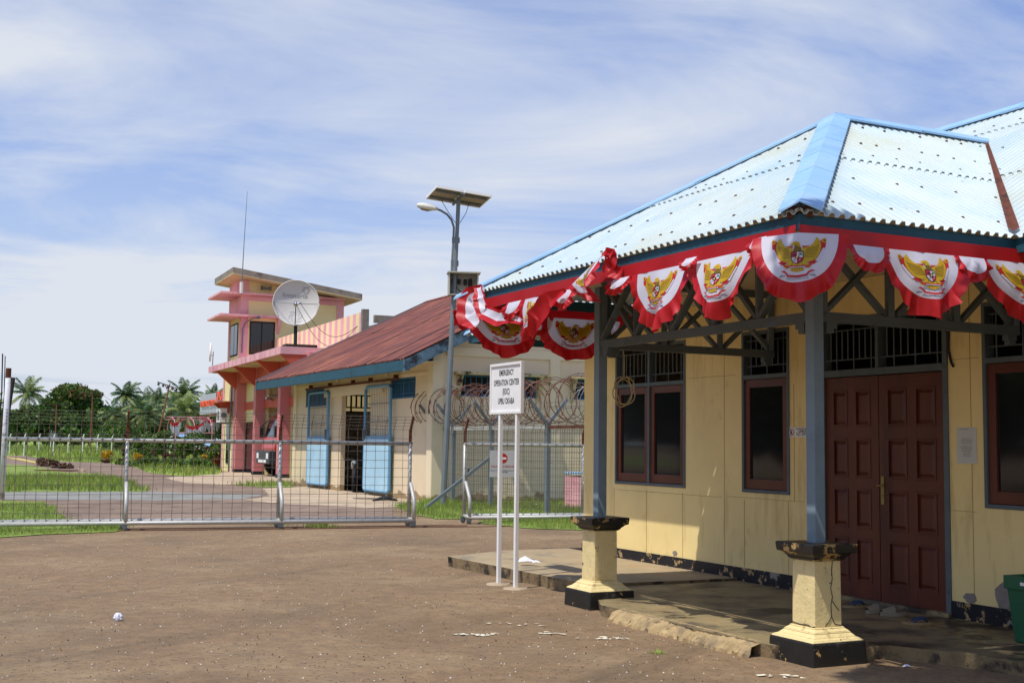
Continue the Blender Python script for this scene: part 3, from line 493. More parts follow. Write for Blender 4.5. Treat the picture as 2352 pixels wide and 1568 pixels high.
def slabs():
    def rough(pts, h, name, label, jag=.03):
        out = []
        for i, p in enumerate(pts):
            q = pts[(i+1) % len(pts)]; d = Vector((q[0]-p[0], q[1]-p[1])); n = max(1, int(d.length/.09))
            for k in range(n):
                t = k/n; x, y = p[0]+d.x*t, p[1]+d.y*t; j = (noise.noise(Vector((x*3, y*3, 1)))+.6*noise.noise(Vector((x*11, y*11, 5))))*jag if k else 0
                out.append((x+j, y+j))
        n = len(out); up = [E.P(x, y, h) for x, y in out]; lip = [E.P(x+(x-9)*0, y, h-.012) for x, y in out]; cx = sum(a for a, b in out)/n; cy = sum(b for a, b in out)/n
        dn = []
        for i, (x, y) in enumerate(out):
            j = noise.noise(Vector((x*9, y*9, 2)))*.03; dn.append(E.P(x+(cx-x)*.004+j, y+(cy-y)*.004+abs(j), -.02))
        tri = tessellate_polygon([up]); o = MB(); o.add(up, tri, 0); o.add(up+dn, [(i, (i+1) % n, n+(i+1) % n, n+i) for i in range(n)], 1); b = o.build(name, [m_slab_sunlit if h > .12 else m_slab_shaded, m_slabedge]); tag(b, kind='structure'); return b
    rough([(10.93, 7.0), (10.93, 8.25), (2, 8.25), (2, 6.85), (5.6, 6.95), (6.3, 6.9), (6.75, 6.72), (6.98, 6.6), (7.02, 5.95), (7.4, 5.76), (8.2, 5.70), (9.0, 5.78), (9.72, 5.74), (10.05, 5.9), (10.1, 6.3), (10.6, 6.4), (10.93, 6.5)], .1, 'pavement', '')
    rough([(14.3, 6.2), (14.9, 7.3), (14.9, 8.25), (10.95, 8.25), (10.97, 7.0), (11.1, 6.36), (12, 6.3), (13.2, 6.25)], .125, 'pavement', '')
    # broken concrete nosing along the porch edge
    o = MB(); prev = None; n = 170
    for i in range(n+1):
        u = 7.42+2.0*i/n; w = .05+.018*noise.noise(Vector((u*2.1, 0, 7)))+.03*noise.noise(Vector((u*17, 0, 7))); hh = .06+.012*noise.noise(Vector((u*11, 4, 7)))
        j1, j2, j3 = (noise.noise(Vector((u*q, 3.3*q, 1)))*.026 for q in (23, 31, 41)); ring = [E.P(u, 5.81, .102), E.P(u, 5.74+j1, .096+j2*.3), E.P(u, 5.70-w*.6+j2, hh+.01+j3*.5), E.P(u, 5.68-w+j3, hh*.4+j1*.5), E.P(u, 5.67-w+j1, -.01)]
        k = len(o.v); o.add(ring, [])
        if prev is not None: o.add([], []); [o.f.append((prev+j, k+j, k+j+1, prev+j+1)) or o.m.append(0) for j in range(4)]
        prev = k
    b = o.build('kerb', m_kerb, smooth=False); tag(b, kind='structure')
slabs()
# ---------------------------------------------------------------- red and white bunting with the garuda emblem
def emblem2d():
    L = []   # (material, layer, polygon)
    def add(m, l, pts): L.append((m, l, pts))
    def mir(pts): return [(-x, y) for x, y in reversed(pts)]
    def both(m, l, pts): add(m, l, pts); add(m, l, mir(pts))
    RED, WHT, GLD, DRK, BLK, GRN, GRY, STR = range(8)
    # draped flags behind the wings
    both(RED, 0, [(.16, .55), (.55, .58), (.86, .92), (1.0, .86), (.98, .55), (.86, .2), (.76, -.12), (.6, -.34), (.38, -.32), (.5, -.05), (.3, .2)])
    both(WHT, 1, [(.9, .5), (.97, .45), (.84, .08), (.74, -.2), (.62, -.16), (.72, .0)])
    both(GLD, 1, [(.86, .96), (.98, 1.0), (1.02, .86), (.95, .74), (.84, .8)]); both(RED, 2, [(.89, .9), (.96, .93), (.98, .86), (.92, .8)])
    # wings
    wing = [(.1, .30), (.22, .46), (.34, .5), (.5, .62), (.6, .8), (.66, 1.04), (.76, .9), (.82, .72), (.83, .5), (.8, .3), (.74, .1), (.66, -.06), (.54, -.18), (.4, -.24), (.26, -.2), (.16, -.06)]
    both(GLD, 3, wing)
    for i in range(8):
        t = i/8; both(DRK, 4, [(.3-.12*t+.02, .42-.5*t), (.33-.12*t, .40-.5*t), (.56+.18*(1-t), .68-.66*t-.1), (.72+.1*math.sin(3*t)-.12*t, .86-.98*t), (.56+.18*(1-t)-.01, .70-.66*t-.1)])
    # tail, thighs, feet
    add(GLD, 3, [(-.14, -.2), (.14, -.2), (.2, -.48), (.26, -.66), (.14, -.68), (0, -.74), (-.14, -.68), (-.26, -.66), (-.2, -.48)])
    for k in (-.16, -.08, 0, .08, .16): add(DRK, 4, [(k*.8-.008, -.45), (k*.8+.008, -.45), (k*1.2+.008, -.68), (k*1.2-.008, -.68)])
    both(GLD, 4, [(.16, -.18), (.3, -.16), (.36, -.3), (.5, -.44), (.46, -.54), (.36, -.52), (.3, -.42), (.2, -.38)])
    # neck and head looking to the viewer's left
    add(DRK, 4, [(-.15, .18), (-.13, .44), (-.1, .56), (.08, .58), (.14, .44), (.16, .18)]); add(GLD, 5, [(-.1, .5), (-.14, .62), (-.24, .60), (-.28, .54), (-.27, .64), (-.2, .72), (-.08, .78), (.04, .74), (.1, .62), (.11, .48), (0, .52)]); add(DRK, 6, [(-.12, .66), (-.08, .68), (-.07, .65), (-.11, .63)])
    # shield
    sh = [(-.21, .24), (.21, .24), (.21, -.08), (.17, -.2), (.08, -.3), (0, -.35), (-.08, -.3), (-.17, -.2), (-.21, -.08)]
    add(BLK, 5, [(x*1.1, (y+.03)*1.08-.02) for x, y in sh]); add(RED, 6, [(-.2, .22), (0, .22), (0, -.03), (-.2, -.03)]); add(WHT, 6, [(0, .22), (.2, .22), (.2, -.03), (0, -.03)]); add(WHT, 6, [(-.2, -.03), (0, -.03), (0, -.33), (-.08, -.28), (-.16, -.19), (-.2, -.08)]); add(RED, 6, [(0, -.03), (.2, -.03), (.2, -.08), (.16, -.19), (.08, -.28), (0, -.33)])
    add(GRN, 7, [(.05, .1), (.08, .17), (.15, .18), (.19, .12), (.17, .08), (.1, .08)]); add(BLK, 7, [(-.17, .12), (-.05, .14), (-.04, .08), (-.08, .05), (-.15, .06)]); add(GRY, 7, [(-.16, -.1), (-.08, -.1), (-.04, -.2), (-.1, -.2)]); add(GRY, 7, [(.06, -.12), (.12, -.1), (.13, -.17), (.08, -.2)])
    add(BLK, 8, [(-.08, .07), (.08, .07), (.08, -.06), (0, -.13), (-.08, -.06)])
    add(STR, 9, [(math.sin(a)*(.06 if i % 2 == 0 else .024), -.015+math.cos(a)*(.06 if i % 2 == 0 else .024)) for i in range(10) for a in [2*math.pi*i/10]])
    # motto ribbon and lower ribbon
    add(RED, 5, [(-.5, -.34), (-.36, -.42), (-.3, -.4), (0, -.44), (.3, -.4), (.36, -.42), (.5, -.34), (.56, -.24), (.52, -.4), (.4, -.5), (0, -.53), (-.4, -.5), (-.52, -.4), (-.56, -.24)]); add(WHT, 6, [(-.3, -.46), (0, -.485), (.3, -.46), (.3, -.51), (0, -.535), (-.3, -.51)])
    for i in range(9): add(GRY, 7, [(-.27+i*.062, -.474-.02*(1-abs(i-4)/4)), (-.235+i*.062, -.474-.02*(1-abs(i-4)/4)), (-.235+i*.062, -.5-.02*(1-abs(i-4)/4)), (-.27+i*.062, -.5-.02*(1-abs(i-4)/4))])
    add(RED, 4, [(-.62, -.66), (-.48, -.62), (-.4, -.72), (-.34, -.84), (0, -.9), (.34, -.84), (.4, -.7), (.52, -.62), (.66, -.64), (.56, -.7), (.46, -.74), (.38, -.92), (0, -1.0), (-.38, -.92), (-.44, -.76), (-.52, -.7)])
    both(GRY, 3, [(.42, -.86), (.62, -.82), (.7, -.94), (.5, -.9)])
    out = []
    for m, l, pts in L:
        tri = tessellate_polygon([[Vector((x, y, 0)) for x, y in pts]]); bm = bmesh.new(); vs = [bm.verts.new((x, y, 0)) for x, y in pts]
        for f in tri:
            try: bm.faces.new([vs[i] for i in f])
            except ValueError: pass
        lng = [e for e in bm.edges if e.calc_length() > .25]
        if lng: bmesh.ops.subdivide_edges(bm, edges=lng, cuts=2); bmesh.ops.triangulate(bm, faces=bm.faces)
        bm.verts.index_update(); out.append((m, l, [(v.co.x, v.co.y) for v in bm.verts], [tuple(v.index for v in f.verts) for f in bm.faces])); bm.free()
    vs, fs = text2d('INDONESIA', .19, 1.0, 0); out.append((6, 4, [(x*.8, y-1.06-.04*(x/.5)**2*-1) for x, y in vs], fs))
    return out
EMB = emblem2d()
EM_M = [m_ered, m_cloth_w, m_gold, m_goldd, m_eblk, m_egreen, m_egrey, m_estar]
def panel(parent, O, X, out, w=.33, dw=.34, red=.13, skew=0., pinch=0., bil=(.05, 0, 0), rot=0., small=False, ph=0., em=True, bend=None, side=.6):
    "one half-round flag: white centre, gathered red border, emblem as a sub-part"
    Z = Vector((0, 0, 1)); n_t = 30 if not small else 14; n_r = 8 if not small else 4; s = dw
    def Mp(x, y, lay=0, side_=1):
        ww = w*(1-pinch*max(0, y)); px = x*ww+skew*y; py = -y*s
        b = bil[0]*math.sin(max(0, min(1.3, y))*math.pi*.55)*(1-.3*x*x)+bil[1]*x*y+bil[2]*math.sin(x*5+ph)*y
        b += .012*math.sin(x*7+y*5+ph)*y
        if rot: px, py = px*math.cos(rot)-py*math.sin(rot), px*math.sin(rot)+py*math.cos(rot)
        p = O+X*px+Z*py+out*b
        if bend: p = bend(p, x, y)
        return p+out*(lay*side_)
    o = MB(); base = []
    angs = [math.pi*i/n_t for i in range(n_t+1)]
    o.add([Mp(0, 0)]+[Mp(math.cos(a)*r, (math.sin(a)**.85)*r) for r in [j/n_r for j in range(1, n_r+1)] for a in angs], [])
    k = n_t+1
    for i in range(n_t): o.f.append((0, 1+i, 2+i)); o.m.append(0)
    for j in range(n_r-1):
        for i in range(n_t): o.f.append((1+j*k+i, 1+(j+1)*k+i, 1+(j+1)*k+i+1, 1+j*k+i+1)); o.m.append(0)
    st = len(o.v); m = 4; fine = n_t*4; RR = []
    for j in range(m+1):
        q = j/m
        for i in range(fine+1):
            a = math.pi*i/fine; rx = 1+q*(red/w)*side+(q*.16 if small else 0); ry = 1+q*(red/s); x, y = math.cos(a)*rx, (math.sin(a)**.85)*ry
            wv = math.sin(a*(17 if not small else 9)+ph+1.3*math.sin(a*5+ph))*.020*q+math.sin(a*31+ph*2)*.006*q; p = Mp(x, y*(1+.03*q*math.sin(a*9+ph)))
            RR.append(p+out*(wv+.004*q)+X*math.cos(a)*wv*.25)
    o.add(RR, [(j*(fine+1)+i, (j+1)*(fine+1)+i, (j+1)*(fine+1)+i+1, j*(fine+1)+i+1) for j in range(m) for i in range(fine)], 1)
    pn = o.build('flag_panel', [m_cloth_w, m_cloth_r], parent, smooth=True, normals=False)
    if em and not small:
        e = MB()
        for sd_ in (1, -1):
            for mt, lay, vs, fs in EMB: e.add([Mp(x*.70, .50-y*.41, .0035+lay*.0011, sd_) for x, y in vs], fs, mt)
        e.build('emblem', EM_M, pn, normals=False)
    return pn
def ribbon(parent, name, pts, wv, mats, waves=.01, across=None):
    "gathered cloth strip along a curve; wv = list of half widths"
    o = MB(); n = len(pts)*8; P = []
    for i in range(n+1):
        t = i/n*(len(pts)-1); j = min(int(t), len(pts)-2); f = t-j; f2 = f*f*(3-2*f); p = Vector(pts[j]).lerp(Vector(pts[j+1]), f2); w = wv[j]*(1-f2)+wv[j+1]*f2; P.append((p, w))
    for i, (p, w) in enumerate(P):
        d = (P[min(i+1, n)][0]-P[max(i-1, 0)][0]); a = across if across is not None else d.cross(Vector((-.4, -.9, .1))).normalized()
        fr = d.cross(a).normalized() if d.length > 0 else Vector((0, -1, 0))
        for k in range(7): q = k/6*2-1; o.v.append(tuple(p+a*w*q+fr*(waves*math.sin(i*.9+k*.8)+.02*(1-q*q))))
    for i in range(n):
        for k in range(6): o.f.append((i*7+k, (i+1)*7+k, (i+1)*7+k+1, i*7+k+1)); o.m.append(0 if len(mats) == 1 else (1 if 1 <= k <= 3 else 0))
    return o.build(name, mats, parent, smooth=True, normals=False)
def band(parent, pts, h0, h1, out):
    o = MB(); n = len(pts); o.add([Vector(p)+Vector((0, 0, h1-p.z)) for p in pts]+[Vector(p)+out*.02*math.sin(i*2.1)+Vector((0, 0, h0-p.z)) for i, p in enumerate(pts)], [(i, i+1, n+i+1, n+i) for i in range(n-1)]); return o.build('header_band', m_cloth_r, parent, smooth=True, normals=False)
HB = 2.885
def garlands():
    o1 = -E.B; X1 = -E.A; v = VF-.005
    g = thing('bunting', 'red and white emblem bunting along the front eave, tangled at its left end', 'bunting', E.P(UR, v, 2.97), 'emblem buntings round the porch eaves')
    band(g, [E.P(11.15-.2*i, v+(.03 if i in (0,) else 0), 2.97) for i in range(25)]+[E.P(UR+.02, v, 2.97)], HB, 2.985, o1)
    panel(g, E.P(7.74, v-.01, HB), X1, o1, .335, .34, .13, skew=-.0, bil=(.05, .05, .02), ph=.4)
    panel(g, E.P(6.94, v-.01, HB), X1, o1, .33, .335, .12, skew=-.02, pinch=.42, bil=(.08, -.04, .03), ph=2.2)
    panel(g, E.P(8.30, v-.02, HB), X1, o1, .12, .09, .05, small=True, ph=1, skew=-.03)
    panel(g, E.P(7.30, v-.04, HB+.03), X1, o1, .07, .07, .03, small=True, ph=3, bil=(.06, 0, 0))
    panel(g, E.P(6.50, v-.04, HB+.06), X1, o1, .07, .09, .04, small=True, ph=3, bil=(.06, 0, 0))
    # panel thrown over the eave
    panel(g, E.P(8.74, v-.09, 3.0), X1, o1, .27, .25, .10, rot=.36, pinch=.35, skew=.10, bil=(.10, .08, .03), ph=5)
    ribbon(g, 'header_band', [E.P(8.30, v-.02, HB+.03), E.P(8.40, v-.08, 2.96), E.P(8.36, v-.08, 3.08), E.P(8.46, v-.1, 3.12)], [.05, .06, .05, .03], [m_cloth_r])
    # panel half folded over itself
    panel(g, E.P(9.72, v-.01, HB), X1, o1, .30, .30, .11, skew=-.10, pinch=.2, bil=(.10, .06, .02), ph=1.2)
    ribbon(g, 'folded_border', [E.P(9.12, v-.09, 2.87), E.P(9.30, v-.17, 2.79), E.P(9.46, v-.2, 2.65), E.P(9.60, v-.17, 2.49)], [.02, .08, .09, .02], [m_cloth_r])
    panel(g, E.P(10.22, v-.02, HB), X1, o1, .13, .12, .06, small=True, ph=2, skew=-.02); panel(g, E.P(9.24, v-.02, HB), X1, o1, .13, .12, .06, small=True, ph=4, skew=.03)
    ribbon(g, 'folded_border', [E.P(10.95, v-.02, 3.10), E.P(11.15, v-.07, 3.0), E.P(11.12, v-.09, 2.84), E.P(10.98, v-.07, 2.72)], [.04, .13, .14, .06], [m_cloth_r, m_cloth_w])
    ribbon(g, 'folded_border', [E.P(10.98, v-.06, 3.11), E.P(10.86, v-.10, 2.98), E.P(10.78, v-.1, 2.84), E.P(10.5, v-.07, 2.75), E.P(10.25, v-.06, 2.74), E.P(10.0, v-.06, 2.68)], [.04, .07, .07, .08, .06, .03], [m_cloth_r, m_cloth_w])
    # right-hand eave (starts with the panel that wraps the corner)
    o2 = -E.A; u = UR-.005
    g2 = thing('bunting', 'emblem bunting along the right eave, its broadest panel wrapped round the porch corner', 'bunting', E.P(u, VF, 2.97), 'emblem buntings round the porch eaves')
    band(g2, [E.P(u, VF+.15*i, 2.97) for i in range(15)], HB, 2.985, o2)
    def wrap(p, x, y):   # bend round the corner: left half on the front, right half on the side
        return p
    cn = E.P(UR-.03, VF-.03, HB); dg = (-E.A-E.B).normalized(); Xd = (E.B-E.A).normalized()
    def wr(p, x, y): return p-dg*(abs(x)*.13)*(1-.6*min(1, max(0, y)))+Vector((0, 0, 0))
    panel(g2, cn+dg*.02+Vector((0, 0, .035)), Xd, dg, .245, .33, .12, bil=(.07, 0, .02), bend=wr, ph=.9, side=.5)
    panel(g2, E.P(u-.02, 5.66, HB), E.B, o2, .13, .12, .06, small=True, ph=2)
    panel(g2, E.P(u-.01, 6.14, HB), E.B, o2, .33, .33, .13, pinch=.3, skew=.03, bil=(.07, .05, .03), ph=1.7)
    panel(g2, E.P(u-.02, 6.60, HB), E.B, o2, .12, .12, .06, small=True, ph=5)
    panel(g2, E.P(u-.01, 7.02, HB), E.B, o2, .30, .33, .13, pinch=.35, skew=.12, bil=(.07, .08, .03), ph=3.1)
    # far left eave, seen from behind
    o3 = E.A; u = UL+.01
    g3 = thing('bunting', 'emblem bunting on the far left eave, its pale emblems seen reversed from behind', 'bunting', E.P(u, VF, 2.97), 'emblem buntings round the porch eaves')
    band(g3, [E.P(u, VF+.15*i, 2.97) for i in range(15)], HB, 2.985, o3)
    panel(g3, E.P(u, 5.46, HB), -E.B, o3, .33, .32, .12, bil=(-.05, .03, .02), ph=.3, skew=-.05); panel(g3, E.P(u, 6.34, HB), -E.B, o3, .33, .32, .12, bil=(.04, .05, .02), ph=2.3)
    panel(g3, E.P(u, 5.90, HB), -E.B, o3, .12, .14, .06, small=True, ph=2.5); panel(g3, E.P(u+.02, 5.07, 2.9), -E.B, o3, .10, .14, .05, small=True, ph=1.5); panel(g3, E.P(u, 6.78, HB), -E.B, o3, .12, .14, .06, small=True, ph=2.5)
garlands()

# ---------------------------------------------------------------- small things at the office
def notices():
    def T(v): return lambda x, y: E.P(-x, v, y)   # x to the right as seen from the yard
    g = thing('sign', 'long white no spitting plate with a red prohibition ring beside the narrow window', 'sign', E.P(9.93, VW, 1.65))
    o = MB(); o.box(E, 9.66, 10.09, VW-.006, VW-.0035, 1.655, 1.755); b = o.build('board', m_white, g)
    o = MB(); f = T(VW-.0072)
    for r0_, r1_, m in ((.041, .033, 1),):
        vs = [f(-10.04+math.cos(a)*r, 1.705+math.sin(a)*r) for r in (r0_, r1_) for a in [6.283*i/20 for i in range(20)]]; o.add(vs, [(i, (i+1) % 20, 20+(i+1) % 20, 20+i) for i in range(20)], m)
    o.add([f(-10.065, 1.733), f(-10.058, 1.738), f(-10.013, 1.68), f(-10.02, 1.674)], [(0, 1, 2, 3)], 1)
    o.add([f(-10.05, 1.72), f(-10.035, 1.73), f(-10.025, 1.70), f(-10.04, 1.68), f(-10.055, 1.69)], [(0, 1, 2, 3, 4)], 0)
    o.box(E, 9.66, 9.995, VW-.0068, VW-.006, 1.704, 1.706, 0); o.box(E, 9.993, 9.996, VW-.0068, VW-.006, 1.66, 1.75, 0)
    put_text(o, 'DILARANG MEMBUANG', f, -9.825, 1.738, .026, .95, .0003); put_text(o, 'LUDAH PINANG', f, -9.825, 1.716, .026, .95, .001); put_text(o, 'NO SPITTING', f, -9.825, 1.681, .045, .9, .0006)
    o.build('lettering', [m_black, m_redl], b, normals=False)
    g = thing('notice', 'white paper notice with faint lines of text pasted right of the double door', 'notice', E.P(7.71, VW, 1.58))
    o = MB(); o.box(E, 7.6, 7.82, VW-.005, VW-.0035, 1.43, 1.74); b = o.build('sheet', M('laminated_paper', rgb('c9c8bf'), .35), g)
    o = MB(); f = T(VW-.0058)
    for i, s in enumerate(('Pengajuan jam kerja', 'Senin dan Kamis 2 hari', 'Setiap hari Kamis Pukul', '09.00 s/d 10.00 WIT', '', 'Pembelian Tiket hanya', 'dapat dilakukan dengan', 'cara datang langsung', 'kepada Petugas tiket', 'beserta KTP', 'penumpang dan', 'membawa barang')):
        if s: put_text(o, s, f, -7.71, 1.645-i*.0135, .0125, 1, .0002)
    o.add([f(-7.79, 1.725), f(-7.69, 1.725), f(-7.69, 1.72), f(-7.79, 1.72)], [(0, 1, 2, 3)], 1)
    o.build('lettering', [M('faded_ink', rgb('8d8a78'), .6), M('faded_green', rgb('7fa894'), .6)], b, normals=False)
    o = MB(); o.tube([E.P(7.89, VW-.01, 2.82), E.P(7.885, VW-.012, 2.6), E.P(7.89, VW-.014, 2.42), E.P(7.86, VW-.014, 2.31), E.P(7.83, VW-.02, 2.27)], .011); b = o.build('cable', m_blackcable, loc=E.P(7.88, VW, 2.4)); tag(b, 'short black cable hanging down the yellow pier right of the door', 'cable')
    # cable coil hanging in the porch
    o = MB(); pts = []; c = E.P(10.33, 6.35, 2.10)
    top = [E.P(10.33, 6.33, 2.53), E.P(10.33, 6.35, 2.42), c+Vector((0, 0, .16))]
    for i in range(90): a = math.pi/2+i*.209; r = .11+.02*math.sin(i*.37); pts.append(c+E.B*math.cos(a)*r*.9+Vector((0, 0, math.sin(a)*(r+.03)-.02))+E.A*.025*math.sin(i*.53))
    o.tube(top+pts, .006, 5); b = o.build('cable_coil', m_cable, loc=c); tag(b, 'coil of pale cable hanging from the left porch truss', 'cable')
notices()
def bin_():
    c = at(2352, 1476, .1); fr = Frame(-26.3); u = c.dot(fr.A); v = c.dot(fr.B)
    u, v = 6.58, 7.77
    g = thing('rubbish_bin', 'green plastic rubbish bin with a rim, standing at the right edge of the porch floor', 'bin', fr.P(u, v, .1))
    o = MB(); o.frustum(fr, u, v, .1, .52, .155, .19); o.build('body', m_green_bin, g, bevel=.012)
    o = MB(); 
    for (a, b, c_, d) in ((-.205, .205, -.205, -.18), (-.205, .205, .18, .205), (-.205, -.18, -.18, .18), (.18, .205, -.18, .18)): o.box(fr, u+a, u+b, v+c_, v+d, .50, .60)
    for s in (-1, 1): o.box(fr, u+s*.19-.012, u+s*.19+.012, v-.07, v+.07, .47, .5)
    o.build('rim', m_green_bin, g, bevel=.005)
    o = MB(); o.box(fr, u-.005, u+.045, v-.2075, v-.205, .535, .56); o.build('label', m_white, g)
bin_()
def slipper(g, c, yaw, mat_sole, mat_strap, kind):
    d = Vector((math.cos(yaw), math.sin(yaw), 0)); s = Vector((-d.y, d.x, 0)); o = MB(); L = .26; pts = []
    def wdt(t): return .045+.012*math.sin(t*math.pi)+.012*math.sin(t*6.283-1.2)*.5
    N_ = 14; ring = []
    for i in range(N_+1): t = i/N_; ring.append((t, math.sin(math.pi*min(1, max(0, t)))**.35*wdt(t)))
    left = [c+d*(t-.5)*L+s*w for t, w in ring]; right = [c+d*(t-.5)*L-s*w for t, w in reversed(ring[1:-1])]
    o.prism(left+right, Vector((0, 0, .022 if kind == 'thong' else .035))); g_ = o.build('sole', mat_sole, g, bevel=.003)
    o = MB(); z = .022 if kind == 'thong' else .03
    if kind == 'thong':
        toe = c+d*.08+Vector((0, 0, z))
        for k in (-1, 1): o.tube([toe, c+d*.05+s*.025*k+Vector((0, 0, z+.035)), c+d*-.0+s*.042*k+Vector((0, 0, z+.03)), c+d*-.045+s*.046*k+Vector((0, 0, z))], .007, 6)
    else:
        rows = []
        for i in range(7):
            t = .01+i*.018; rows.append([c+d*t+s*math.cos(a)*.054*(1-.5*(i/6)**2)+Vector((0, 0, z+math.sin(a)*(.06-.006*i))) for a in [math.pi*j/10 for j in range(11)]])
        n0 = len(o.v); o.add([p for r in rows for p in r], [(i*11+j, i*11+j+1, (i+1)*11+j+1, (i+1)*11+j) for i in range(6) for j in range(10)])
    o.build('strap', mat_strap, g, smooth=True, normals=False)
def slippers():
    dk = M('slipper_blue', rgb('27426b'), .6); tan = M('slipper_tan', rgb('8f7b57'), .7); gr = M('slipper_grey', rgb('857b6b'), .7)
    for i, (px, py, lab, ms, mt, k, yaw) in enumerate(((1966, 1395, 'blue and tan thong slipper nearest the left door leaf', tan, dk, 'thong', .1), (2014, 1408, 'beige closed-toe slipper, left of the pair before the door', gr, gr, 'clog', .5), (2054, 1414, 'beige closed-toe slipper, right of the pair before the door', gr, gr, 'clog', .15), (2108, 1434, 'blue and tan thong slipper lying furthest right before the door', tan, dk, 'thong', -.1))):
        c = at(px, py, .1); g = thing('slipper', lab, 'slipper', c, 'slippers left at the door'); slipper(g, c+Vector((0, 0, .001)), yaw+math.pi*(1 if k == 'clog' else 0), ms, mt, k)
slippers()
def papers():
    rnd = random.Random(4)
    def crumple(name, label, c, r, mat=m_paper, sq=1., n=3):
        bm = bmesh.new(); bmesh.ops.create_icosphere(bm, subdivisions=n, radius=r)
        for v in bm.verts: d = v.co.normalized(); k = 1+.35*noise.noise(d*2.3+Vector((r*90, 0, 0)))+.3*abs(noise.noise(d*6)); v.co = d*r*k; v.co.z *= sq
        me = bpy.data.meshes.new(name); bm.to_mesh(me); bm.free(); me.materials.append(mat); o = bpy.data.objects.new(name, me); COL.objects.link(o); o.location = c+Vector((0, 0, r*sq*.8)); tag(o, label, 'paper')
    crumple('paper_ball', 'crumpled white paper ball lying alone on the brown yard', at(270, 1425), .036)
    def scrap(name, label, c, s, mat=m_paper):
        o = MB(); o.add([c+Vector((-s, -.3*s, .004)), c+Vector((0, .1*s, .01)), c+Vector((s*1.1, -.1*s, .004)), c+Vector((.5*s, .8*s, .02)), c+Vector((-.2*s, 1.0*s, .55*s)), c+Vector((-.8*s, .7*s, .3*s))], [(0, 1, 4, 5), (1, 2, 3, 4)]); tag(o.build(name, mat, loc=c, normals=False), label, 'paper')
    scrap('paper_scrap', 'folded white paper scrap with its corner up, left on the concrete slab', at(1211, 1290, .17), .11); scrap('paper_scrap', 'flat white paper scrap beside the folded one on the concrete slab', at(1232, 1292, .17), .05)
    scrap('paper_scrap', 'small violet-white paper scrap on the shaded ground right of the stone plinth', at(2083, 1532), .03); scrap('paper_scrap', 'pale plastic scrap lying in the grass behind the second gate', at(1232, 1160), .09)
papers()

# ---------------------------------------------------------------- sign on two posts
def eoc_sign():
    v = 5.95; g = thing('sign', 'white two-legged sign board reading EMERGENCY OPERATION CENTER in the brown yard', 'sign', E.P(12.1, v, 0))
    for u in (12.30, 11.88): o = MB(); o.box(E, u-.022, u+.022, v-.02, v+.02, -.05, 1.88 if u > 12 else 1.88); o.build('leg', m_white, g, bevel=.002); 
    for u in (12.30, 11.88): o = MB(); o.lathe(E.P(u, v, 0), [(0.15, -.01), (.13, .012), (.0, .02)], 12); o.build('footing', m_conc, g)
    o = MB(); u0, u1, h0, h1 = 11.75, 12.54, 1.88, 2.445; o.box(E, u0+.02, u1-.02, v-.012, v-.004, h0+.02, h1-.02); b = o.build('board', m_white, g)
    o = MB(); 
    for a, b_, c, d in ((u0, u1, h0, h0+.03), (u0, u1, h1-.03, h1), (u0, u0+.025, h0+.03, h1-.03), (u1-.025, u1, h0+.03, h1-.03)): o.box(E, a, b_, v-.028, v+.012, c, d)
    o.build('frame', m_white, b, bevel=.002)
    o = MB(); f = lambda x, y: E.P(-x, v-.0135, y)
    for s, h, sz in (('EMERGENCY', 2.335, .088), ('OPERATION CENTER', 2.225, .092), ('(EOC)', 2.125, .092), ('UPBU OKABA', 2.02, .092)): put_text(o, s, f, -12.145, h, sz, .68, .0022)
    o.build('lettering', m_black, b, normals=False)
eoc_sign()

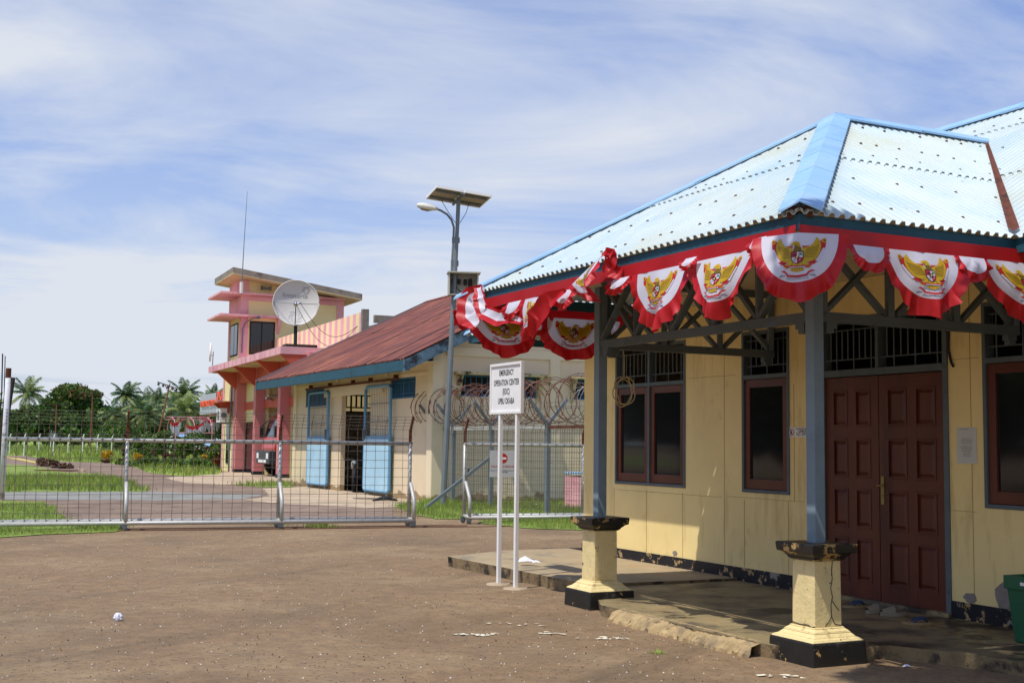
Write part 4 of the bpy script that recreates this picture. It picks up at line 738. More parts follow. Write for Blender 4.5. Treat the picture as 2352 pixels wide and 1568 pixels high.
# ---------------------------------------------------------------- sliding gates
def gate(root, v0, v1, posts, u, flip=1):
    z1 = 1.53; zb = .15; r = .036; back = .33     # back frame stands 'back' metres behind the front bottom rail
    ub = u+back
    f = MB()
    f.tube([GT.P(ub, v0, z1), GT.P(ub, v1, z1)], r, 8); f.tube([GT.P(ub, v0, zb), GT.P(ub, v1, zb)], r, 8); f.tube([GT.P(u, v0, zb-.02), GT.P(u, v1, zb-.02)], r, 8)
    f.build('rail', m_galv, root, smooth=True)
    for v in posts:
        p = MB(); p.tube([GT.P(ub, v, zb), GT.P(ub, v, z1)], r, 8); p.build('post', m_galv, root, smooth=True)
        s = MB(); s.tube([GT.P(ub, v+.01, .80), GT.P(ub-.06, v+.012, .78), GT.P(u+.03, v+.012, .52), GT.P(u, v+.012, .44), GT.P(u, v+.012, zb-.02)], .036, 8); s.tube([GT.P(ub, v, zb), GT.P(u, v, zb-.02)], .034, 8); s.build('strut', m_galv, root, smooth=True)
        a = MB(); a.bar(GT.P(ub, v, z1), GT.P(ub, v, 1.80), .055, .03, up=GT.A); a.bar(GT.P(ub, v, 1.79), GT.P(ub-.20, v, 2.04), .06, .03, up=GT.B); a.build('arm', m_rust, root)
        for dv, du in ((0, 0), (-.02, back)):
            w = MB(); w.bar(GT.P(u+du-.02, v+dv, .13), GT.P(u+du-.02, v+dv, .05), .09, .012, up=GT.A); w.bar(GT.P(u+du+.02, v+dv, .13), GT.P(u+du+.02, v+dv, .05), .09, .012, up=GT.A); w.lathe(GT.P(u+du-.014, v+dv, .052), [(0, 0), (.045, 0), (.038, .014), (.045, .028), (0, .028)], 14, 0, GT.A); w.build('wheel', m_grey2, root)
    m = MB(); rnd = random.Random(int(v0*10)); sp = .168; n = int((v1-v0)/sp); wr = .0052
    for i in range(n+1):
        v = v0+.02+i*(v1-v0-.04)/n; d = rnd.gauss(0, .006)
        m.tube([GT.P(ub-.036, v+d, zb), GT.P(ub-.04, v-d, .8+rnd.gauss(0, .01)), GT.P(ub-.036, v, 1.79), GT.P(ub-.20, v+.01, 2.02)], wr, 4, cap=False)
    for k in range(9): h = zb+.14+k*.156+rnd.gauss(0, .004); m.tube([GT.P(ub-.045, v0, h), GT.P(ub-.048, (v0+v1)/2, h+rnd.gauss(0, .008)), GT.P(ub-.045, v1, h)], wr, 4, cap=False)
    for h, d in ((1.62, .04), (1.79, .045), (1.85, .085), (1.91, .13), (1.965, .165), (2.02, .205)): m.tube([GT.P(ub-d, v0, h), GT.P(ub-d, (v0+v1)/2, h+rnd.gauss(0, .008)), GT.P(ub-d, v1, h)], wr, 4, cap=False)
    m.build('wire_mesh', m_wire, root, normals=False)
gA = thing('gate', 'long galvanised sliding mesh gate closing the left and middle of the driveway', 'gate', GT.P(21.87, 2, 0), 'sliding mesh gates')
gate(gA, -1.35, 5.70, (.62, 3.25, 5.66), 21.87)
gB = thing('gate', 'shorter sliding mesh gate carrying the red no-entry sign, beside the yellow office', 'gate', GT.P(22.66, 8, 0), 'sliding mesh gates')
gate(gB, 6.93, 12.3, (6.95, 9.45), 22.6)
def post_px(px_top, py_top, px_b, py_b): pass
def gate_sign():
    c0 = 7.22; g = thing('sign', 'white DILARANG MASUK plate with a red no-entry disc wired to the second gate', 'sign', GT.P(22.8, 7.6, 1.15)); u = 22.83
    a, b, h0, h1 = 7.43, 7.97, .90, 1.42
    o = MB(); o.box(GT, u, u+.004, a, b, h0, h1); bd = o.build('board', M('worn_plate', rgb('b9b7b2'), .5, vary=(4, .08)), g)
    o = MB(); f = lambda x, y: GT.P(u-.0015, x, y); cx = (a+b)/2
    o.add([f(cx+math.cos(t)*.098, 1.265+math.sin(t)*.098) for t in [6.283*i/28 for i in range(28)]], [tuple(range(28))], 1)
    o.add([GT.P(u-.003, cx-.072, 1.245), GT.P(u-.003, cx+.072, 1.245), GT.P(u-.003, cx+.072, 1.285), GT.P(u-.003, cx-.072, 1.285)], [(0, 1, 2, 3)], 2)
    put_text(o, 'DILARANG MASUK', f, cx, 1.105, .058, .92, .0008, 1); put_text(o, 'KECUALI YANG BERKEPENTINGAN DAN', f, cx, 1.025, .027, 1.0, .0003); put_text(o, 'MENDAPAT IJIN', f, cx, .995, .027, 1.0, .0012)
    o.build('lettering', [m_black, m_redl, m_white], bd, normals=False)
    g = MB(); v = -1.35
gate_sign()
def gate_track():
    o = MB(); o.box(GT, 21.86, 21.88, -1.6, 12.3, .002, .014); o.box(GT, 22.19, 22.21, -1.6, 6.8, .002, .014); tag(o.build('gate_track', m_rust, loc=GT.P(21.87, 2, 0)), 'rusty steel rails laid in the ground under the sliding gates', 'rail')
gate_track()
# ---------------------------------------------------------------- workshop with rusty roof
def workshop():
    W0, U0, U1, V1 = 12.4, 29.7, 42.5, 23.6
    g = thing('workshop_building', 'cream workshop with a rusty red sheet roof and open sky-blue sliding doors', 'building', E.P(36, 12.4, 0))
    eh, es, ev, ru0, ru1, rv = 3.70, .50, 11.35, 29.15, 44.0, 18.0
    o = MB(); P = lambda s, t: E.P(s, ev+t, eh+es*t); P2 = lambda s, t: E.P(s, 2*rv-ev-t, eh+es*t)
    sheet(o, P, ru0, ru1, lambda s: (0, rv-ev), wl=.19, splits=(3.4,), amp=.022, seed=9); sheet(o, P2, ru0, ru1, lambda s: (0, rv-ev), wl=.20, splits=(3.4,), amp=.014, seed=10)
    rf = o.build('roof', m_redroof, g)
    o = MB(); a = P(ru0, rv-ev); b = P(ru1, rv-ev); dd = (-E.B-Vector((0, 0, es))).normalized(); dd2 = (E.B-Vector((0, 0, es))).normalized(); cap(o, a, b, dd, dd2, .2, .06, 2.2); o.build('ridge_cap', m_redroof, rf)
    o = MB(); o.box(E, ru0, ru1, ev+.01, ev+.04, eh-.30, eh-.03); o.box(E, ru0, ru1, ev+.04, ev+.14, eh-.30, eh-.27); o.build('fascia', m_fascia, g)
    L_ = rv-ev
    for u_ in (ru0, ru1-.04):
        for PP in (P, P2):
            o = MB(); a, b = PP(u_, -.02), PP(u_, L_); z = Vector((0, 0, -.03)); zz = Vector((0, 0, -.34)); o.prism([a+z, b+z, b+zz, a+zz], E.A*.04); o.build('barge_board', m_barge, g)
    o = MB(); z = Vector((0, 0, .012))   # pale flashing along the far verge
    a, b = P(ru1-.02, -.03), P(ru1-.02, L_); o.prism([a+z, b+z, b+z*5, a+z*5], -E.A*.12); o.build('verge_flashing', m_grey2, g)
    o = MB(); o.box(E, ru0+.04, ru1-.04, ev+.05, W0, eh-.06, eh-.04); o.build('eave_soffit', m_ceil, g)
    # walls
    op = [(34.6, 37.3, -.1, 3.02), (38.9, 41.25, 2.73, 3.33), (31.0, 32.95, 2.78, 3.36)]
    o = MB(); wall_open(o, E, U0, U1, W0, W0+.15, -.05, 4.0, op)
    gop = [(0, 0, 0, 0)]
    class Fs:   # gable wall frame: its 'u' runs along v
        P = staticmethod(lambda a, b, h=0.: E.P(U0+b, a, h))
    gw = [(13.15, 15.45, 2.80, 3.37), (16.6, 18.9, 2.80, 3.37), (20.2, 22.5, 2.80, 3.37)]
    wall_open(o, Fs, W0+.15, V1, 0, .15, -.05, 4.0, gw)
    for u_ in (U0, U1-.15):
        a = E.P(u_, W0, 4.0-.3); o.prism([E.P(u_, W0, 4.0), E.P(u_, rv, eh+es*(rv-ev)-.06), E.P(u_, V1, 4.0)], E.A*.15)
    wall_open(o, type('Fe', (), {'P': staticmethod(lambda a, b, h=0.: E.P(U1-.15+b, a, h))}), W0+.15, V1, 0, .15, -.05, 4.0, [(12.9, 17.0, 2.62, 3.42)]); wall_open(o, E, U0+.15, U1-.15, V1-.15, V1, -.05, 4.0, [(33.5, 41, 2.35, 3.05)]); w = o.build('wall', m_cream, g)
    o = MB()   # pilasters, beams
    for u_ in (U0-.03, U1-.30): o.box(E, u_, u_+.33, W0-.06, W0, -.05, 4.0)
    for u_ in (33.1, 37.55): o.box(E, u_, u_+.25, W0-.05, W0, 3.4, 4.0)
    o.box(E, 33.4, 38.9, W0-.09, W0, 3.0, 3.36); o.box(E, 30.0, 42.2, W0-.03, W0, 3.38, 3.46)
    for v_ in (W0-.05, 15.85, 19.3, 22.9): o.box(E, U0-.05, U0, v_, v_+.30, -.05, 4.0 if v_ < 13 else 4.45)
    o.box(E, U0-.045, U0, 12.75, 15.85, 3.87, 4.1); o.box(E, U0-.045, U0, 16.15, 19.3, 3.87, 4.1); o.box(E, U0-.045, U0, 19.6, 22.9, 3.87, 4.1)
    o.build('pilasters', m_creamd, w)
    for i, (a, b, c, d) in enumerate(gw):   # concrete hood and splayed jambs
        o = MB(); o.box(E, U0-.28, U0, a-.18, b+.35, 3.37, 3.45)
        for s_, e_ in ((a, -1), (b, 1)): o.prism([E.P(U0, s_, 2.7), E.P(U0, s_, 3.37), E.P(U0-.26, s_+e_*.0, 3.37)], E.B*(.10*e_))
        o.build('window_hood', M('mouldy_concrete', rgb('c8b78d'), .9, vary=(3, .2), patch=[(rgb('3a352b'), 3, .5, .62)], bump=(20, .4, .01)), g)
        f = MB(); n = 14; wd = b-a
        f.box(E, U0+.02, U0+.06, a, b, c, c+.05); f.box(E, U0+.02, U0+.06, a, b, d-.05, d)
        for k in range(n+1): x = a+(b-a)*k/n; t = .03 if k % 7 == 0 else .012; f.box(E, U0+.03, U0+.05, x-t, x+t, c+.05, d-.05)
        f.box(E, U0+.025, U0+.045, a, b, c+.14, c+.16); f.build('window', m_bluegrille, g)
    for a, b, c, d in op[1:]:
        f = MB(); n = 16; f.box(E, a, b, W0+.02, W0+.06, c, c+.05); f.box(E, a, b, W0+.02, W0+.06, d-.05, d)
        for k in range(n+1): x = a+(b-a)*k/n; t = .035 if k % 8 == 0 else .013; f.box(E, x-t, x+t, W0+.03, W0+.05, c+.05, d-.05)
        f.box(E, a, b, W0+.025, W0+.045, c+.12, c+.14); f.box(E, a, b, W0+.025, W0+.045, d-.14, d-.12); f.box(E, a, b, W0+.10, W0+.11, c, d); f.build('window', m_bluegrille, g)
    # vent grille in the back wall and a pale wall beyond
    f = MB()
    for h in (2.64, 2.80, 3.24, 3.40): f.box(E, U1-.1, U1-.06, 12.9, 17.0, h-.025, h+.025)
    for k in range(22): x = 12.9+4.1*k/21; f.box(E, U1-.1, U1-.06, x-.03, x+.03, 2.62 if k % 4 == 0 else 2.80, 3.42 if k % 4 == 0 else 3.24)
    f.build('vent_grille', m_dark, g)
    o = MB(); o.box(E, U0+.2, U1-.2, V1-.4, V1-.38, .0, 2.3); o.box(E, U0+.16, U0+.2, W0+.2, V1-.4, 0, 4.0); o.box(E, U0+.16, U1-.16, W0+.16, V1-.2, .012, .02); o.build('interior', m_dark, g)
    # door rail and sliding doors
    o = MB(); o.box(E, 32.0, 40.8, W0-.16, W0-.10, 3.30, 3.36)
    for x in (32.3, 34.4, 36.0, 38.3, 40.4): o.box(E, x-.05, x+.05, W0-.14, W0-.0, 3.34, 3.46)
    o.build('door_rail', m_rust, g)
    for a, b, nm in ((38.2, 40.45, 0), (32.5, 34.72, 1)):
        d = MB(); v = W0-.13; r = .045; z0, z1, zm = .10, 3.22, 1.68
        d.tube([E.P(a+r, v, z0+.1), E.P(a+r, v, z1-.12), E.P(a+.16, v, z1-r), E.P(b-.16, v, z1-r), E.P(b-r, v, z1-.12), E.P(b-r, v, z0+.1), E.P(b-.14, v, z0+r), E.P(a+.14, v, z0+r), E.P(a+r, v, z0+.1)], r, 8)
        d.box(E, a+r, b-r, v-.03, v+.03, zm-.05, zm+.05); dr = d.build('door', m_blueframe, g)
        p = MB(); p.box(E, a+.05, b-.05, v-.035, v+.03, z0+.03, zm-.02); p.build('panel', m_bluedoor, dr, bevel=.03)
        p = MB()
        for k in range(15): x = a+.1+(b-a-.2)*k/14; p.box(E, x-.006, x+.006, v-.003, v+.003, zm+.04, z1-.07)
        for h in (2.15, 2.68): p.box(E, a+.06, b-.06, v+.01, v+.02, h-.012, h+.012)
        p.build('bars', m_grey2, dr)
        p = MB(); x = b-.12 if nm else a+.12; p.box(E, x-.02, x+.02, v-.09, v-.03, 1.62, 1.95); p.build('handle', m_grey2, dr)
        for x in (a+.2, b-.2): p = MB(); p.lathe(E.P(x, v-.02, .05), [(0, 0), (.05, 0), (.05, .04), (0, .04)], 12, 0, E.B); p.build('wheel', m_grey2, dr)
    # damp stains are in the paint; small bits on the ground
    o = MB(); c = at(882, 1152); o.tube([c+Vector((-.3, 0, .03)), c+Vector((-.1, .05, .08)), c+Vector((.1, -.03, .10)), c+Vector((.35, .02, .04))], [.02, .05, .06, .02], 7); tag(o.build('black_bag', m_rubber, loc=c), 'black rag bundle dropped on the apron below the right sliding door', 'bag')
    o = MB(); c = at(862, 1146); o.hexa([c+Vector((-.6, -.15, .02)), c+Vector((.5, -.2, .02)), c+Vector((.6, .15, .02)), c+Vector((-.5, .2, .02)), c+Vector((-.6, -.15, .04)), c+Vector((.5, -.2, .04)), c+Vector((.6, .15, .04)), c+Vector((-.5, .2, .04))]); tag(o.build('board', m_stone, loc=c), 'flat weathered board lying on the apron before the workshop door', 'board')
workshop()
def motorbike():
    g0 = E.P(36.5, 12.62, 0); g = thing('motorbike', 'motorbike with a pale seat cover parked just inside the workshop doorway', 'motorbike', g0)
    d = (-E.A*.9-E.B*.35).normalized(); s = Vector((-d.y, d.x, 0)); f = lambda x, y, z: g0+d*x+s*y+Vector((0, 0, z+.02))
    for x, nm in ((.45, 'wheel'), (-.75, 'wheel')):
        o = MB(); o.lathe(f(x, -.05, .30), [(.30, 0), (.30, .02), (.30, .10), (.24, .11), (.24, -.01), (.30, 0)], 24, 0, s); w = o.build('wheel', m_rubber, g, smooth=True)
        o = MB(); o.lathe(f(x, -.03, .30), [(.24, 0), (.22, .06), (.03, .07), (.03, 0)], 16, 0, s)
        o.build('rim', M('rim_gold', rgb('b58f2e'), .4, metal=.6), w)
    o = MB(); o.tube([f(.45, 0, .3), f(.30, 0, .62), f(.20, 0, .95)], .035, 8); o.tube([f(.22, 0, .86), f(-.2, 0, .45), f(-.55, 0, .5)], [.05, .12, .06], 8); o.build('frame', m_rubber, g, smooth=True)
    o = MB(); o.tube([f(.16, -.34, .98), f(.20, -.12, 1.0), f(.20, .12, 1.0), f(.16, .34, .98)], .02, 8); o.build('handlebar', m_rubber, g)
    o = MB(); o.tube([f(-.75, 0, .80), f(-.4, 0, .78), f(-.05, 0, .74), f(.12, 0, .86), f(.22, 0, .90)], [.06, .13, .12, .13, .06], 10); o.build('seat_cover', m_beigebox, g, smooth=True)
    o = MB(); o.tube([f(.15, 0, .60), f(.35, 0, .64), f(.60, 0, .56), f(.76, 0, .42)], [.03, .07, .07, .02], 8); o.build('mudguard', m_rubber, g, smooth=True)
    o = MB(); o.lathe(f(.26, 0, .86), [(0, -.02), (.07, 0), (.09, .08), (.0, .10)], 14, 0, d); o.build('headlight', m_grey2, g, smooth=True)
motorbike()
# ---------------------------------------------------------------- solar street lamp
def lamp():
    b = at(1017.5, 1160); t = atd(1053, 472, b.y+.1); g = thing('street_lamp', 'leaning grey solar street lamp with twin panels and an open switch box', 'street lamp', b)
    ax = (t-b).normalized(); L_ = (t-b).length; f = lambda k: b+ax*k
    o = MB(); o.tube([f(-.1), f(L_*.6), f(L_)], [.078, .066, .045], 8); o.build('pole', m_pole, g)
    right = Vector((1, .12, 0)).normalized(); dep = Vector((-.12, 1, 0)).normalized()
    # luminaire arm
    a0 = f(L_-1.75)-right*.09; o = MB(); pts = [a0, f(L_-.85)-right*.085, f(L_-.56)-right*.09, f(L_-.38)-right*.16, f(L_-.24)-right*.28, f(L_-.15)-right*.44, f(L_-.11)-right*.55]; o.tube(pts, .028, 8)
    for k in (L_-.9, L_-1.5): o.bar(f(k)-right*.12, f(k)+right*.08, .04, .14)
    o.build('arm', m_pole, g, smooth=False)
    h0 = pts[-1]; d = (-right+Vector((0, 0, .17))).normalized(); o = MB(); o.tube([h0-d*.03, h0+d*.05, h0+d*.2, h0+d*.36, h0+d*.48, h0+d*.53], [.03, .055, .085, .088, .06, .015], 12); hd = o.build('lamp_head', m_lamp, g, smooth=True)
    for v in hd.data.vertices:
        pass
    o = MB(); o.tube([h0+d*.12-Vector((0, 0, .04)), h0+d*.24-Vector((0, 0, .06)), h0+d*.38-Vector((0, 0, .055)), h0+d*.47-Vector((0, 0, .03))], [.03, .055, .055, .02], 10); o.build('glass', M('yellowed_lens', rgb('8f7d58'), .3, spec=.5), hd, smooth=True)
    # panels: two side by side, tipped
    top = f(L_+.02)
    Xp = (atd(1134, 453, b.y+.1)-atd(1006, 430, b.y+.1)).normalized()
    Xp = Vector((1.34, .45, -.13)).normalized()
    nrm = None
    Yp = Vector((-.3, .95, -.10)); Yp = (Yp-Xp*Yp.dot(Xp)).normalized(); nrm = Xp.cross(Yp).normalized()
    for s0, s1 in ((-.72, -.03), (.03, .72)):
        o = MB(); q = lambda a, c, z: top+Xp*a+Yp*c+nrm*z+Vector((0, 0, .20))
        y0, y1 = -.5, .5
        o.hexa([q(s0, y0, .012), q(s1, y0, .012), q(s1, y1, .012), q(s0, y1, .012), q(s0, y0, .035), q(s1, y0, .035), q(s1, y1, .035), q(s0, y1, .035)]); pn = o.build('solar_panel', M('pv_face', (.02, .03, .08), .2, spec=.6), g)
        o = MB(); o.hexa([q(s0+.01, y0+.01, .004), q(s1-.01, y0+.01, .004), q(s1-.01, y1-.01, .004), q(s0+.01, y1-.01, .004), q(s0+.01, y0+.01, .0115), q(s1-.01, y0+.01, .0115), q(s1-.01, y1-.01, .0115), q(s0+.01, y1-.01, .0115)]); o.build('panel_back', m_pv, pn)
        o = MB()
        for a, c, a2, c2 in ((s0, y0, s1, y0), (s0, y1, s1, y1), (s0, y0, s0, y1), (s1, y0, s1, y1)): o.bar(q(a, c, .005), q(a2, c2, .005), .02, .065, up=nrm)
        o.build('frame', m_white, pn)
        o = MB(); cx = (s0+s1)/2; o.bar(q(cx-.08, .35, -.015), q(cx+.08, .35, -.015), .1, .03, up=nrm); o.tube([q(cx, .33, -.03), q(cx*.7, .1, -.35), f(L_-.45)+right*.06*(1 if s0 > 0 else -1)], .008, 5); o.build('junction_box', m_rubber, pn)
    o = MB(); q = lambda a, c, z: top+Xp*a+Yp*c+nrm*z+Vector((0, 0, .20))
    for c in (-.35, .35): o.bar(q(-.68, c*.8, -.03), q(.68, c*.8, -.03), .05, .05, up=nrm)
    o.bar(q(0, -.5, -.06), q(0, .5, -.06), .05, .05, up=nrm); o.bar(f(L_-.5), top+Vector((0, 0, .18)), .10, .10); o.build('panel_bracket', m_pole, g)
    # open switch box
    k = (1019-650)/2800*b.y+H-.02; c = f(k)+right*.22; bw, bh, bd = .38, .27, .2
    o = MB(); P = lambda a, e, z: c+right*a+dep*e+Vector((0, 0, z))
    def bx(a0, a1, e0, e1, z0, z1): o.hexa([P(a0, e0, z0), P(a1, e0, z0), P(a1, e1, z0), P(a0, e1, z0), P(a0, e0, z1), P(a1, e0, z1), P(a1, e1, z1), P(a0, e1, z1)])
    bx(-bw, bw, bd-.02, bd, -bh, bh); bx(-bw, -bw+.03, -bd, bd-.02, -bh, bh); bx(bw-.03, bw, -bd, bd-.02, -bh, bh); bx(-bw, bw, -bd, bd-.02, -bh-.02, -bh)
    sb = o.build('switch_box', m_beigebox, g)
    o = MB(); bx(-bw-.03, bw+.05, -bd-.06, bd+.03, bh, bh+.03); o.build('lid', m_beigebox, sb)
    o = MB(); bx(-.28, -.06, -.02, .1, .02, .14); bx(.02, .1, .02, .1, .0, .14); bx(.14, .24, .02, .1, -.05, .16); o.tube([P(-.2, 0, .02), P(-.15, -.02, -.12), P(.0, 0, -.22)], .012, 5); o.tube([P(.18, 0, -.05), P(.12, -.02, -.18), P(.0, 0, -.24)], .012, 5); o.build('fuses', m_rubber, sb)
    o = MB(); o.tube([P(-.05, 0, -bh-.02), P(-.02, 0, -bh-.25), P(.12, 0, -bh-.38), P(.28, 0, -bh-.22), P(.26, 0, -bh-.02)], .012, 5); o.tube([P(-.02, 0, -bh-.1), P(.1, 0, -bh-.22), P(.25, 0, -bh-.12)], .012, 5); o.build('wires', m_rubber, sb)
lamp()
# ---------------------------------------------------------------- perimeter fence with razor coil
def fence():
    vf = 12.72; g = thing('fence', 'steel mesh fence with Y-shaped posts and rusty razor wire coils before the workshop gable', 'fence', E.P(25, vf, 0))
    us = [30.3, 29.1, 26.8, 23.9, 21.0, 18.1]
    for i, u in enumerate(us):
        o = MB(); o.bar(E.P(u, vf, -.1), E.P(u, vf, 2.02), .11, .09, up=E.B); o.build('post', m_pole, g)
        for s_ in (-1, 1): o = MB(); o.bar(E.P(u, vf, 1.98), E.P(u-.0, vf+s_*.48, 2.56), .07, .05, up=E.A); o.build('arm', m_pole, g)
    o = MB(); o.bar(E.P(26.8, vf-.05, 1.2), E.P(26.75, vf-1.75, .0), .07, .07); o.bar(E.P(28.0, vf-.05, .95), E.P(28.3, vf-.05, .45), .05, .05); o.build('brace', m_pole, g)
    o = MB(); o.bar(E.P(29.1, vf, 1.93), E.P(23.9, vf, 1.93), .05, .09); o.bar(E.P(30.3, vf, 1.93), E.P(29.1, vf, 1.93), .05, .09); o.build('top_rail', m_galv, g)
    o = MB(); o.bar(E.P(23.9, vf, 1.93), E.P(18.1, vf, 1.93), .05, .07); o.build('top_rail', m_rust, g)
    m = MB(); rnd = random.Random(3)
    for (a, b) in ((18.1, 23.9), (23.9, 26.8), (26.8, 29.1), (29.1, 30.3)):
        n = int((b-a)/.105)
        for i in range(n+1): u = a+(b-a)*i/n; m.tube([E.P(u, vf+.03+rnd.gauss(0, .004), .05), E.P(u+rnd.gauss(0, .01), vf+.03, 1.0), E.P(u, vf+.03, 1.93)], .005, 4, cap=False)
        for k in range(15): h = .1+k*.13; m.tube([E.P(a, vf+.035, h), E.P((a+b)/2, vf+.035, h+rnd.gauss(0, .008)), E.P(b, vf+.035, h)], .005, 4, cap=False)
    m.build('wire_mesh', m_wire, g, normals=False)
    def coil(u0, u1, rad, pitch, h, mat, seed, name='razor_wire'):
        rnd = random.Random(seed); pts = []; n = int((u1-u0)/pitch*22)
        for i in range(n+1):
            t = i/n; u = u0+(u1-u0)*t; a = i/22*2*math.pi; rr = rad*(1+.12*math.sin(i*.063+seed)+.04*math.sin(i*.4)); pts.append(E.P(u+.13*math.sin(a*.5+seed), vf+math.cos(a)*rr, h+math.sin(a)*rr*(.95+.05*math.sin(i*.05))))
        o = MB(); o.tube(pts, .009, 4, cap=False)
        for i in range(2, n-2, 2):
            p = pts[i]; t = (pts[i+1]-pts[i-1]).normalized(); a = t.orthogonal().normalized(); a = Matrix.Rotation(rnd.random()*6.28, 3, t) @ a; o.add([p+a*.028, p-t*.020, p-a*.028, p+t*.020], [(0, 1, 2, 3)])
        return o.build(name, mat, g, normals=False)
    coil(22.2, 30.9, .50, .30, 2.50, m_rustwire, 1); coil(24.1, 31.0, .46, .55, 2.48, m_rustwire, 4); coil(18.1, 22.6, .42, .26, 2.42, M('bright_barbed_wire', rgb('908b85'), .5, metal=.4), 2)
    o = MB()
    for h, dv in ((2.35, -.32), (2.5, .42), (2.35, .3)): o.tube([E.P(31, vf+dv, h), E.P(18.1, vf+dv, h)], .006, 4)
    o.build('strand_wire', m_wire, g)
fence()
def tank():
    c = at(1318, 1168); u, v = c.dot(E.A)+.3, c.dot(E.B)+.6
    g = thing('tank', 'square pink masonry tank covered by a scrap of blue corrugated sheet behind the second gate', 'tank', E.P(u, v, 0))
    o = MB(); o.box(E, u-.45, u+.5, v-.42, v+.5, -.02, .78); o.build('body', m_pink, g, bevel=.02)
    o = MB(); sheet(o, lambda s, t: E.P(s, v-.45+t, .86-.02*t), u-.5, u+.55, lambda s: (0, 1.05), wl=.12, amp=.02); o.build('lid', m_cap, g)
    o = MB(); o.box(E, u+.52, u+.8, v-.1, v+.3, 0, .62); o.box(E, u-.2, u+.2, v-.05, v+.3, .78, .84); o.build('pipe_block', m_stone, g)
tank()
def leftposts():
    # white painted pole, rusting at the top, and the old timber pole behind it
    b = at(3, 1148); t = atd(20, 846, b.y-.2); g = thing('gate_post', 'white painted steel post, rusty at its top, leaning at the left end of the gate', 'post', b)
    o = MB(); o.tube([b-Vector((0, 0, .1)), b.lerp(t, .5), t], [.075, .07, .062], 12); o.build('post', M('chipped_white', rgb('d8d7da'), .6, vary=(5, .08), patch=[(rgb('8f8f94'), 3.3, .56, .64), (rgb('9a6a48'), 4, .66, .72)]), g, smooth=True)
    o = MB(); c = b.lerp(t, .93); o.tube([c, t+(t-b).normalized()*.01], [.066, .066], 12); o.build('rusty_band', m_rust, g)
    b = at(-8, 1092); o = MB(); o.bar(b, b+Vector((.42, 0, (1092-867)/2800*b.y)), .26, .2); tag(o.build('old_pole', m_darkwood, loc=b), 'dark timber pole standing behind the white post at the left edge', 'pole')
    o = MB(); b = at(-14, 1085); p = [atd(-10, 1060, b.y+.2), atd(4, 900, b.y+.2), atd(6, 812, b.y+.2)]; o.tube(p, .03, 6); o.tube([q+Vector((.12, 0, -.1)) for q in p], .022, 6); tag(o.build('power_cable', m_rubber, loc=b), 'black cables rising beside the timber pole at the left edge', 'cable')
leftposts()
